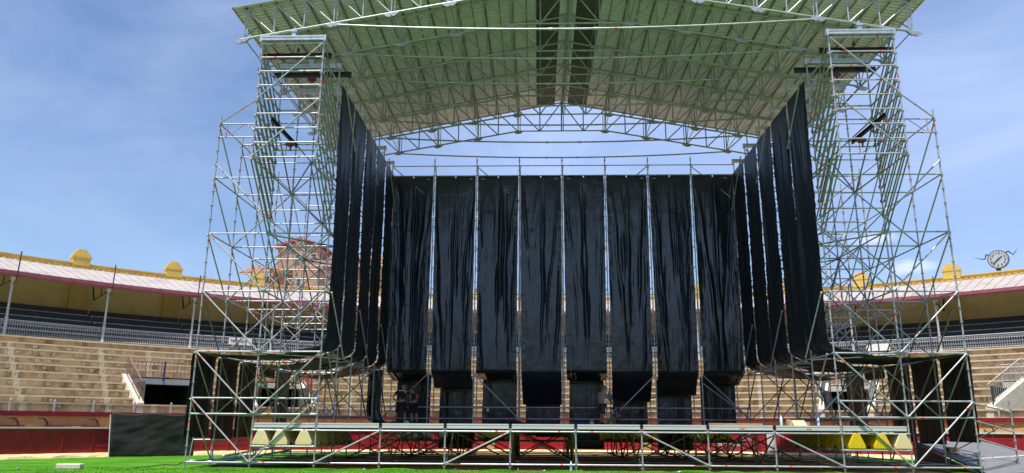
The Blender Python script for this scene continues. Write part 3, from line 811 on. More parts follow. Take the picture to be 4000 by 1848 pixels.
mbT.build("seat_tread",concrete,G); mbE.build("seat_edge",concrete_edge,G)
# seat number patches
mb=mbR; rg=random.Random(31)
for i,(R,z) in enumerate(ROW):
    a=-62.0
    while a<50:
        ok=not any(v0-.4<a<v1+.4 for v0,v1 in VOM) or i>NV
        if ok and rg.random()<(.85 if a<0 else .45):
            w=math.degrees(rg.uniform(.05,.085)/R); h=rg.uniform(.05,.075); zc=z-.17-rg.uniform(0,.03)
            poly=[pol(R-.006,a+w*math.cos(t*.785)*rg.uniform(.8,1.15),zc+h*math.sin(t*.785)*rg.uniform(.8,1.15)) for t in range(8)]
            mb.add(poly,[tuple(range(7,-1,-1))],1)
            dw=w*.4; mb.add([pol(R-.009,a-dw,zc-h*.5),pol(R-.009,a+dw,zc-h*.5),pol(R-.009,a+dw*.8,zc+h*.5),pol(R-.009,a-dw*.6,zc+h*.4)],[(0,1,2,3)],2)
        a+=math.degrees(.52/R)
# white aisle marks stepping up the risers
mb=mbR
for abase in (-53.6,-46.8,-42.9,-24,-17,-9,-2,6,13,20.5,26.0,38,52):
    for i,(R,z) in enumerate(ROW):
        a=abase+(i*.22 if abase<0 else -i*.12)
        if i<=NV and any(v0-.6<a<v1+.6 for v0,v1 in VOM) and i>0: continue
        w=math.degrees(.13/R); zp=1.87 if i==0 else ROW[i-1][1]
        mb.add([pol(R-.008,a-w,zp),pol(R-.008,a+w,zp),pol(R-.008,a+w,z-.07),pol(R-.008,a-w,z-.07)],[(3,2,1,0)],3)
        mb.add([pol(R-.09,a-w*1.2,z-.075),pol(R-.09,a+w*1.2,z-.075),pol(R-.09,a+w*1.2,z+.004),pol(R-.09,a-w*1.2,z+.004)],[(3,2,1,0)],3)
mbR.build("seat_riser",[riser_m,white_paint,ink,limewash],G)
def railing(parent,P,h,m,name,step=.13,r=.012):
    P=[Vector(p) for p in P]; mb=MB()
    for i in range(len(P)-1):
        a,b=P[i],P[i+1]; L=(b-a).length; n=max(1,int(L/step))
        mb.tube(a+Vector((0,0,h)),b+Vector((0,0,h)),.024,6); mb.tube(a+Vector((0,0,.08)),b+Vector((0,0,.08)),.014,6)
        for q in range(n+1):
            p=a.lerp(b,q/n); mb.tube(p,p+Vector((0,0,h)),r if q%8 else .02,4)
    return mb.build(name,m,parent)
for vi,(v0,v1) in enumerate(VOM):
    zt_=3.36; Rb=ROW[NV][0]
    # passage box
    mb=MB(); 
    for a,fl in ((v0,0),(v1,1)):
        q=[pol(29.2,a,1.87),pol(36,a,1.87),pol(36,a,3.3),pol(29.2,a,3.3)]; 
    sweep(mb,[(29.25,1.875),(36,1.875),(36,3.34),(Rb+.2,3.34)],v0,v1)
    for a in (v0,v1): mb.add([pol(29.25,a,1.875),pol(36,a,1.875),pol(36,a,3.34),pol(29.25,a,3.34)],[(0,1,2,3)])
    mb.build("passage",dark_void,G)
    mb=MB(); sweepbox(mb,Rb-.06,Rb+.25,3.34,3.62,v0,v1); mb.build("passage_lintel",grey_paint if vi==0 else limewash,G)
    # raked side walls
    for a,d in ((v0,-1),(v1,1)):
        mb=MB(); w=math.degrees(.30/30); sh=1.9 if (vi==3 and d<0) else 0
        q0=[]; 
        for aa in (a,a+d*w):
            q0+= [pol(29.15,aa,1.87),pol(29.15,aa,2.35),pol(29.35,aa,2.42),pol(Rb+.05,aa+sh,3.80),pol(Rb+.05,aa+sh,1.87)]
        mb.add(q0,[(0,1,2,3,4),(9,8,7,6,5)]+[(i,5+i,5+(i+1)%5,(i+1)%5) for i in range(5)]); fixn(mb.build("stair_wall",limewash,G))
        mm=(rust,red_rail,grey_paint,grey_paint)[vi]
        railing(G,[pol(29.4,a+d*w*.5,2.44),pol(Rb+.0,a+sh+d*w*.5,3.80)],.95,mm,"handrail",.17,.010)
    railing(G,[pol(Rb+.05,v0+(v1-v0)*t/4,3.62) for t in range(5)],.85,(rust,red_rail,grey_paint,grey_paint)[vi],"handrail",.16,.013)
mb=MB(); p=Vector(pol(31.95,-40.95,3.55)); mb.tube(p,p+Vector((.03,0,.95)),.045,8); mb.build("blue_post",blue_m,G)
# posts in front of the first row
for a in [-66,-62.5,-58.6,-55.01,-51.62,-48.47,-45.01,-41.78,-38.4,-34,-30,-26,-22,30,34,38,42,46]:
    mb=MB(); radbox(mb,a,28.50,28.57,.035,1.85,2.32); mb.tube(pol(28.535,a,2.31),pol(28.535,a,2.37),.04,8,0,.02); mb.build("barrier_post",grey_paint,G)
# gallery
NC=[-52.2+7.34*n for n in range(-6,20)]
mb=MB()
for i,(R,z) in enumerate(((36.2,5.75),(37.0,6.15),(37.8,6.55),(38.6,6.95))):
    sweep(mb,[(R-.75,z-.3),(R-.1,z-.3),(R-.1,z+.1),(R+.02,z+.1)],A0,A1,1)
sweep(mb,[(35.6,5.45),(36,5.45)],A0,A1); mb.build("gallery_steps",bench_dark,G)
for i,(R,z) in enumerate(((36.1,6.00),(36.9,6.42),(37.7,6.85),(38.5,7.27))):
    for ci,a in enumerate(NC[2:-2]):
        mb=MB(); sweepbox(mb,R-.02,R+.30,z,z+.05,a+.06,a+7.28,.92,0); sweepbox(mb,R-.035,R-.02,z-.05,z+.055,a+.06,a+7.28,.92,1)
        sweepbox(mb,R+.32,R+.35,z+.05,z+.38,a+.06,a+7.28,.92,0)
        for q in range(9): radbox(mb,a+.4+q*.8,R-.04,R-.036,.008,z-.05,z+.055,0)
        fixn(mb.build("gallery_bench",[bench_dark,bench_edge],G))
mb=MB(); sweep(mb,[(39.7,5.2),(39.7,10.2)],A0,A1); mb.build("gallery_wall",ochre_dark,G)
for a in NC:
    mb=MB(); radbox(mb,a*1.0165,39.45,39.75,.45,5.8,10.0); fixn(mb.build("pilaster",pil_m,G))
    c_=MB(); c_.tube(pol(35.33,a,5.6),pol(35.33,a,8.35),.062,10,0,.052); c_.tube(pol(35.33,a,5.6),pol(35.33,a,5.72),.10,10,0,.07); c_.tube(pol(35.33,a,6.40),pol(35.33,a,6.47),.085,10); c_.tube(pol(35.33,a,8.05),pol(35.33,a,8.12),.09,10); c_.tube(pol(35.33,a,8.3),pol(35.33,a,8.52),.10,8,0,.16)
    co=c_.build("column",grey_paint,G)
    k_=MB(); k_.tube(pol(35.4,a,8.35),pol(38.0,a,8.15),.03,6); k_.tube(pol(38.0,a,8.15),pol(39.0,a,9.75),.045,6); k_.tube(pol(36.7,a,8.25),pol(36.7,a,8.95),.025,6); k_.build("bracket",dark_iron,co)
    f_=MB(); f_.tube(pol(35.05,a+.12,8.12),pol(35.02,a+.16,9.75),.032,6); f_.tube(pol(35.3,a,8.10),pol(35.05,a+.12,8.15),.025,6); f_.build("flag_pole",dark_iron,co)
for ci,a in enumerate(NC[:-1]):
    if a<-75 or a>60: continue
    mb=MB(); n=38; R=35.33
    for q in range(n+1):
        aa=a+.12+(7.10)*q/n; mb.tube(pol(R,aa,5.62),pol(R,aa,6.35),.011,4)
        if q<n:
            for z,r in ((6.22,.052),(5.74,.055)):
                am=aa+7.1/n/2; t_=Vector((math.cos(R_(am)),-math.sin(R_(am)),0)); c0=Vector(pol(R,am,z))
                P=[c0+t_*(r*math.cos(k*1.05))+Vector((0,0,r*math.sin(k*1.05))) for k in range(6)]
                for k in range(6): mb.tube(P[k],P[(k+1)%6],.008,3,0,None,False)
    for z,r in ((6.35,.022),(6.14,.012),(5.66,.016)):
        for q in range(4): mb.tube(pol(R,a+.1+7.14*q/4,z),pol(R,a+.1+7.14*(q+1)/4,z),r,5)
    mb.build("gallery_railing",grey_paint,G)
# canopy
mb=MB(); sweep(mb,[(35.1,8.73),(39.75,10.18)],A0,A1); sweep(mb,[(39.75,10.12),(35.2,8.66)],A0,A1,1.0,[1])
a=A0
while a<A1:
    rd=Vector((math.sin(R_(a)),math.cos(R_(a)),0)); tg=Vector((math.cos(R_(a)),-math.sin(R_(a)),0)); w=.03
    p0,p1=Vector(pol(35.12,a,8.733)),Vector(pol(39.7,a,10.168)); h=Vector((0,0,.045))
    mb.add([p0-tg*w,p0+tg*w,p1+tg*w,p1-tg*w,p0-tg*w*.5+h,p0+tg*w*.5+h,p1+tg*w*.5+h,p1-tg*w*.5+h],[(4,5,6,7),(0,4,7,3),(1,2,6,5),(0,1,5,4)]); a+=.82
mb.build("canopy_roof",[canopy_m,limewash],G)  # second slot: pale underside added to bounce light onto the gallery wall
mb=MB(); sweepbox(mb,35.02,35.14,8.56,8.74,A0,A1); sweepbox(mb,35.07,35.2,8.46,8.56,A0,A1); mb.build("fascia",fascia_m,G)
mb=MB(); sweepbox(mb,39.7,40.1,10.05,10.40,A0,A1); sweepbox(mb,39.64,40.14,10.40,10.46,A0,A1); a=A0
while a<A1: radbox(mb,a,39.60,39.70,.10,10.16,10.24); a+=.46
fixn(mb.build("parapet",yellow_wall,G))
for a in NC:
    if a<-80: continue
    mb=MB()
    a=a*1.0165
    radbox(mb,a,39.62,40.18,.46,10.15,10.78); radbox(mb,a,39.59,40.21,.49,10.30,10.35); radbox(mb,a,39.60,40.20,.52,10.78,10.90)
    radbox(mb,a,39.64,40.16,.44,10.90,11.02); radbox(mb,a,39.68,40.12,.36,11.02,11.13); radbox(mb,a,39.72,40.08,.28,11.13,11.23); radbox(mb,a,39.75,40.05,.20,11.23,11.30)
    fixn(mb.build("pinnacle",yellow_wall,G))
mb=MB(); sweep(mb,[(40.2,10.5),(40.2,-.05)],A0,A1); mb.build("outer_wall",ochre,G)
# signs
def board_sign(name,lab,txt,a,R,z,w,h,size,bm_,tm):
    t=thing(name,lab,"sign",(0,0,0)); mb=MB(); mw=wallmat(a,R,z)
    mb.box((-w/2,-h/2,-.02),(w/2,h/2,0)); me=mb.mesh("sign_board",bm_); me.transform(mw); link("sign_board",me,t)
    text_obj("lettering",txt,size,tm,mw@Matrix.Translation((0,0,.006)),t)
board_sign("tendido_sign","white board lettered TENDIDO hanging on the gallery railing behind the left tower","TENDIDO 2",-33.1,35.2,6.12,1.30,.38,.22,sign_white,ink)
board_sign("exit_sign","green SALIDA sign over the passage behind the left tower","SALIDA",-32.3,31.8,3.48,1.0,.26,.24,sign_green,white_paint)
board_sign("blank_board","blank white board on the gallery railing behind the right tower"," ",30.7,35.2,5.95,1.25,.40,.1,sign_white,ink)

# ------------------------------------------------------------------ clock with horns
CK=thing("horned_clock","round white wall clock with a pair of dark horns on the yellow parapet","clock",(0,0,0))
cm=wallmat(40.1,39.9,11.22)
def cmesh(name,mb,m,tilt=True):
    me=mb.mesh(name,m); me.transform(cm@Matrix.Rotation(R_(-6),4,'Z')); return link(name,me,CK)
mb=MB(); mb.tube((0,0,-.16),(0,0,.0),.56,40); cmesh("case",mb,mat("clock case",(.06,.07,.12),.5))
mb=MB(); mb.tube((0,0,.0),(0,0,.012),.515,40); cmesh("dial",mb,mat("grey enamel dial",(.50,.52,.53),.5))
mb=MB()
for q in range(60):
    t=q/60*6.283; mb.tube((.47*math.sin(t),.47*math.cos(t),.015),(.50*math.sin(t),.50*math.cos(t),.015),.006,4)
cmesh("minute_marks",mb,ink)
bpy.context.view_layer.update()
for h in range(1,13):
    t=h/12*6.283
    me=text_mesh(str(h),.19,.004); me.materials.clear(); me.materials.append(ink)
    me.transform(cm@Matrix.Rotation(R_(-6),4,'Z')@Matrix.Translation((.375*math.sin(t),.375*math.cos(t),.018))); link("numeral",me,CK)
def hand(L,w,ang,z):
    mb=MB(); t=R_(ang); d=Vector((math.sin(t),math.cos(t),0)); n=Vector((d.y,-d.x,0))
    mb.prism([-d*.1-n*w,-d*.1+n*w,d*L*.7+n*w,d*L,d*L*.7-n*w],(0,0,.01)); 
    for i,v in enumerate(mb.v): mb.v[i]=(v[0],v[1],v[2]+z)
    fixn(cmesh("clock_hand",mb,ink))
hand(.30,.030,48,.022); hand(.46,.024,222,.034)
mb=MB(); mb.path([(-.50,.28,-.05),(-.62,.30,-.05),(-.70,.02,-.05),(-1.25,.12,-.05)],.05,6,0,[.055,.05,.04,.01]); cmesh("horn",mb,dark_iron)
mb=MB(); mb.path([(.38,.40,-.05),(.52,.48,-.05),(.76,.26,-.05),(.98,.60,-.05)],.05,6,0,[.055,.05,.04,.01]); cmesh("horn",mb,dark_iron)
mb=MB(); mb.box((-.12,-.68,-.12),(.12,-.5,-.04)); cmesh("clock_foot",mb,dark_iron)

# ------------------------------------------------------------------ house behind
H=thing("terracotta_house","terracotta house with clay tile roofs and a square tower behind the left scaffold","house",(0,0,0))
Yh=60
def hb(name,lo,hi,m): mb=MB(); mb.box(lo,hi); return mb.build(name,m,H)
tw=hb("tower_wall",(-31.1,Yh,-.05),(-26.0,Yh+5,21.2),terracotta)
mb=MB(); 
mb.prism([(-31.5,Yh-.35,21.2),(-28.6,Yh-.35,22.15),(-25.7,Yh-.35,21.2),(-25.7,Yh-.35,21.5),(-28.6,Yh-.35,22.45),(-31.5,Yh-.35,21.5)],(0,5.7,0)); fixn(mb.build("tower_roof",red_trim,H))
mb=MB(); mb.prism([(-31.1,Yh+.0,21.2),(-26.0,Yh,21.2),(-28.6,Yh,22.1)],(0,5,0)); fixn(mb.build("tower_gable",terracotta,H))
hb("wing_wall",(-34.0,Yh+.5,-.05),(-31.1,Yh+6,18.0),terracotta_d); hb("wing_wall",(-31.1,Yh-1.2,-.05),(-29.6,Yh,17.9),terracotta_d)
hb("wing_wall",(-26.0,Yh-.6,-.05),(-19,Yh+5,19.2),terracotta)
def tiled(x0,x1,ya,yb2,za,zb2):
    mb=MB(); n=int((x1-x0)/.28)
    mb.prism([(x0,ya,za),(x0,yb2,zb2),(x0,yb2,zb2-.15),(x0,ya,za-.15)],(x1-x0,0,0))
    for i in range(n):
        x=x0+(i+.5)*(x1-x0)/n; mb.tube((x,ya-.05,za+.02),(x,yb2,zb2+.02),.11,6)
    return fixn(mb.build("tile_roof",tile,H))
tiled(-35.2,-31.0,Yh-.6,Yh+3,18.2,19.6); tiled(-31.2,-29.3,Yh-1.9,Yh,18.0,18.7); tiled(-26.6,-18.5,Yh-1.3,Yh+2.5,19.0,20.8)
hb("gutter",(-35.4,Yh-.85,17.95),(-29.2,Yh-.62,18.12),grey_paint); hb("gutter",(-26.8,Yh-1.55,18.75),(-18.5,Yh-1.35,18.95),grey_paint)
for (x,z,w,h,y) in ((-28.4,17.2,.35,1.0,Yh),(-28.4,15.8,.35,1.0,Yh),(-28.4,13.9,.35,.9,Yh),(-28.8,20.0,.3,.9,Yh),(-32.6,16.7,.5,1.1,Yh+.5),(-23.5,17.4,1.0,1.2,Yh-.6),(-26.9,20.2,.4,.7,Yh)):
    f=MB(); f.box((x-w,y-.10,z-h*.5),(x+w,y-.02,z+h*.5)); fo=f.build("window",white_paint,H)
    g=MB(); g.box((x-w*.8,y-.13,z-h*.42),(x+w*.8,y-.10,z-.03)); g.box((x-w*.8,y-.13,z+.03),(x+w*.8,y-.10,z+h*.42)); g.build("pane",glass,fo)

# ------------------------------------------------------------------ jersey barriers
def barrier(parent_name,lab,loc,m,L=1.55,rz=0,grp=None):
    mb=MB(); prof=[(-.26,0),(.26,0),(.26,.10),(.13,.40),(.10,.46),(-.10,.46),(-.13,.40),(-.26,.10)]
    mb.prism([(x,0,z) for x,z in prof],(0,L,0))
    o=mb.mesh(parent_name,m); ob=link(parent_name,o,None,loc); fixn(ob); ob.rotation_euler.z=rz
    bv=ob.modifiers.new("b",'BEVEL'); bv.width=.022; bv.segments=2
    for q in (.3,L-.5):
        for x0_,x1_ in ((-.262,-.2),(.2,.262)):
            s_=MB(); s_.box((x0_,q,.0),(x1_,q+.22,.075)); s_.build("fork_slot",black_steel,ob)
    return tag(ob,lab,"barrier",grp)
for sg,s_,xs in ((-1,"left",(-10.05,-9.44,-8.66)),(1,"right",(8.72,9.50,10.14))):
    for n_,x in enumerate(xs):
        for r_,rn in enumerate(("front","second","third")):
            m=yellow_old if sg<0 else (yellow_new if n_<2 else yellow_old)
            colr="cream" if m is yellow_old else "bright yellow"
            pos=["nearest the outer side","in the middle","nearest the stage centre"][n_ if sg<0 else 2-n_]
            barrier("jersey_barrier",f"{colr} ballast barrier under the {s_} tower, {rn} row, {pos}",(x,-.03+r_*1.97,.745),m,1.55,0,"ballast barriers under the scaffold")
        
    for j in range(3):
        for k2 in (0,1):
            mb=MB(); y=.3+j*1.95+k2*1.2; x0,x1=sorted((sg*5*B,sg*4*B)); mb.box((x0,y,.66),(x1,y+.12,.742)); o=mb.build("ballast_bearer",galv_old,TW[0 if sg<0 else 1])
bx=[(-6.9,"far left"),(-5.0,"left"),(-3.2,"left of centre"),(2.4,"right of centre"),(3.6,"right of the man in grey"),(5.4,"right"),(6.9,"far right")]
for x,w_ in bx:
    barrier("jersey_barrier",f"yellow ballast barrier lying under the rear scaffold, {w_}",(x+.75,11.5,.78),yellow_new if x>-4 else yellow_old,1.5,R_(90),"ballast barriers under the scaffold")
    
mb=MB(); mb.box((-8.2,11.1,.69),(8.2,11.9,.775)); mb.build("ballast_platform",galv_old,W)

# ------------------------------------------------------------------ left: screen, block, trolley
SCN=thing("fence_screen","charcoal fabric screen stretched over a site fence beside the left tower","fence screen",(-18.95,7.2,0),rz=0)
p0=Vector((-18.95,7.35,0)); p1=Vector((-16.35,9.45,0)); u=(p1-p0); L=u.length; u.normalize(); nrm=Vector((u.y,-u.x,0))
mb=MB(); nu,nv=40,24; vs=[]
rg=random.Random(2)
for j in range(nv+1):
    for i in range(nu+1):
        a=i/nu; b=j/nv; base=p0+u*(a*L); z=.04+b*1.80-.07*math.sin(a*3.14*2)**2*b
        lean=-.10*(1-b)
        d=.03*math.sin(a*7+b*3)+.035*noise.noise(Vector((a*2.5+b*1.6,b*2.4-a*1.2,4)))+.02*noise.noise(Vector((a*6,b*8-a*3,9)))
        xx=base+nrm*(d)+u*(-.10*b*(1-a) if True else 0); vs.append((xx.x-p0.x,xx.y-p0.y,z))
mb.add(vs,[(j*(nu+1)+i,j*(nu+1)+i+1,(j+1)*(nu+1)+i+1,(j+1)*(nu+1)+i) for j in range(nv) for i in range(nu)],0,True)
SCN.location=p0
o=mb.build("fabric",screen_m,SCN); o.modifiers.new("t",'SOLIDIFY').thickness=.006
mb=MB(); mb.tube((-.14,-.02,1.75),(.0,-.02,.05),.022,8); mb.build("edge_pole",white_paint,SCN)
for q in (.05,.5,.97):
    mb=MB(); a=u*(q*L)-nrm*.06; mb.tube((a.x,a.y,0),(a.x,a.y,1.8),.02,8); mb.build("fence_post",galv,SCN)
mb=MB(); mb.box((-.36,-.14,0),(.36,.14,.15)); o=mb.build("concrete_foot",block_m,None,(-15.53,-1.0,.02)); o.rotation_euler.z=R_(6)
bv=o.modifiers.new("b",'BEVEL'); bv.width=.02; bv.segments=2
tag(o,"pale concrete fence foot lying on the turf left of the stage","concrete block")
s_=MB(); s_.box((-.362,-.05,0),(-.30,.05,.06)); s_.tube((-.25,-.0,.151),(-.25,0,.153),.04,10); s_.build("hole",ink,o)
# low lattice frame lying inside the left tower
t=thing("stacked_frame","pale metal lattice frame leaning on the turf inside the left tower","metal frame",(-11.4,2.6,0))
for nm,P in (("frame_rail",[(-.9,0,.08),(1.4,.3,.5)]),("frame_rail",[(-.9,.1,.28),(1.4,.4,.72)]),("frame_rail",[(-1.0,-.2,.04),(.9,-.3,.05)]),("frame_rail",[(-1.0,-.2,.2),(.6,-.25,.32)])):
    mb=MB(); mb.tube(P[0],P[1],.035,8); mb.build(nm,galv_new,t)
for q in range(7):
    mb=MB(); x=-.8+q*.34; mb.tube((x,.05,.1+q*.06),(x+.12,.1,.30+q*.065),.018,6); mb.build("frame_rung",galv_new,t)
# small scaffold stub outside the left tower
t=thing("short_scaffold_stub","low scaffold stub with a sagging cable at the outer foot of the left tower","scaffold",(-13.6,2.2,0))
mb=MB(); mb.tube((.3,0,.02),(.45,0,1.35),.0242,8); mb.tube((1.0,.1,.02),(1.05,.1,.9),.0242,8); mb.build("post",galv,t)
mb=MB(); mb.tube((.3,0,.15),(1.7,.1,.12),.0242,8); mb.tube((.4,0,.85),(1.5,.1,.86),.0242,8); mb.build("ledger",galv,t)
mb=MB(); mb.path([(-.4,-2.4,.03),(0,-2.3,.05),(.5,-2.2,.12),(.9,-2.15,.1),(1.15,-2.15,.22)],.016,6); mb.build("cable",black_steel,t)

# ------------------------------------------------------------------ right: ramp with rails
RP=thing("access_ramp","grey boarded access ramp with scaffold tube rails outside the right tower","ramp",(12.5,0,0)); RP.location=(0,0,0)
a=[(12.50,-.3,.02),(15.2,-.9,.30),(15.9,6.3,.92),(13.45,6.3,.90)]
mb=MB(); mb.add(a+[(x,y,z-.06) for x,y,z in a],[(0,1,2,3),(7,6,5,4),(0,4,5,1),(1,5,6,2),(2,6,7,3),(3,7,4,0)]); fixn(mb.build("ramp_board",ramp_m,RP))
a=[(12.45,.2,.0),(13.42,6.3,.0),(13.42,6.3,.86),(12.52,.4,.06)]
mb=MB(); mb.prism(a,(-.05,0,0)); fixn(mb.build("side_board",black_steel,RP))
mb=MB(); mb.tube((13.05,2.2,.36),(15.55,2.0,.56),.02,8); mb.build("kick_rail",alu,RP)
px,py=14.05,.85
mb=MB(); mb.tube((px,py,.30),(px,py,2.25),TR,8)
for z in (.5,1.0,1.5,2.0): rosette(mb,px,py,z)
taped(mb,(px,py,.5),(px,py,1.5),.15); mb.build("rail_post",[galv,tape],RP)
for z0,z1 in ((2.15,1.90),(1.62,1.28),(1.08,.72)): bar(RP,"guard_rail",(12.42,.0,z0),(px,py,z1),t=.45)
mb=MB(); mb.tube((px,py,1.62),(13.55,3.6,.62),.02,8); mb.build("rail_strut",galv_old,RP)
mb=MB(); mb.box((13.2,3.3,.58),(13.55,3.6,.74)); mb.build("timber_block",wood,RP)

# ------------------------------------------------------------------ small things on the deck and ground
def bottle(lab,loc,h=.30,half=True):
    t=thing("water_bottle",lab,"bottle",loc,group="plastic water bottles")
    mb=MB(); k=h/.30
    mb.path([(0,0,0),(0,0,.01*k),(0,0,.12*k),(0,0,.20*k),(0,0,.25*k),(0,0,.275*k)],.04,12,0,[.036*k,.04*k,.038*k,.04*k,.022*k,.014*k]); mb.build("bottle_body",bottle_m,t)
    mb=MB(); mb.tube((0,0,.275*k),(0,0,.30*k),.016*k,10); mb.build("cap",white_paint,t)
    if half: mb=MB(); mb.tube((0,0,.10*k),(0,0,.19*k),.0405*k,12); mb.build("paper_label",mat("blue bottle wrapper",(.10,.35,.75),.4),t)
bottle("clear water bottle with a blue wrapper standing on the turf at the stage foot",(-.17,-.20,.02),.31)
bottle("white topped plastic bottle on the deck left of the cardboard box",(6.55,.35,1.437),.33,False)
bottle("clear bottle with a blue wrapper on the deck near the right tower",(7.72,.35,1.437),.27)
def cbox(name,lab,lo,hi,loc,m,rz=0,cat="box"):
    mb=MB(); mb.box(lo,hi); o=mb.build(name,m,None,loc); o.rotation_euler.z=rz
    bv=o.modifiers.new("b",'BEVEL'); bv.width=.008; bv.segments=2; return tag(o,lab,cat)
cb=cbox("cardboard_box","open cream cardboard box on the deck edge near the right tower",(-.20,-.14,0),(.20,.14,.16),(7.02,.35,1.437),card,.05)
mb=MB(); mb.prism([(-.20,-.142,.16),(.20,-.142,.16),(.26,-.24,-.02),(-.16,-.24,-.02)],(0,0,.006)); fixn(mb.build("flap",card,cb))
cbox("timber_offcut","short thick timber offcut lying behind the cardboard box",(-.20,-.06,0),(.20,.06,.11),(7.32,.62,1.437),wood,.1,"timber")
cbox("timber_plank","long rough timber plank lying on the deck right of the third brace",(-.62,-.08,0),(.62,.08,.055),(5.35,.45,1.437),wood,.02,"timber")
cbox("timber_plank","short pale timber plank butting the end of the long plank",(-.22,-.08,0),(.22,.08,.06),(4.50,.45,1.437),board,-.03,"timber")
cbox("brown_bag","small dark brown paper bag between the bottle and the cardboard box",(-.05,-.05,0),(.05,.05,.19),(6.79,.42,1.437),wood,.2,"paper bag")
# white bag on the rail
o=heap("white_bag","small white plastic bag tied to the rear guard rail",(-3.46,yb-.06,2.02),.06,.04,.17,white_paint,41,"bag")
# yellow crate behind the gap
yc=thing("yellow_crate","yellow crate behind the gap beside the man in the grey vest","crate",(2.15,11.2,1.43))
mb=MB(); mb.box((-.20,-.15,0),(.20,.15,.36)); o=mb.build("crate_body",mat("orange yellow plastic",(.75,.36,.03),.5),yc); o.modifiers.new("b",'BEVEL').width=.02
mb=MB(); mb.box((-.07,-.156,.0),(-.02,-.150,.36)); mb.build("strap",wood,yc)
st=cbox("steel_trestle","yellow legged trestle top carrying the yellow crate",(-.35,-.25,-.05),(.35,.25,0),(2.15,11.2,1.43),deck_m,0,"trestle")
for x in (-.3,.3):
    for y in (-.2,.2):
        mb=MB(); mb.tube((x,y,-.66),(x,y,-.05),.022,8); mb.build("leg",galv_old,st)

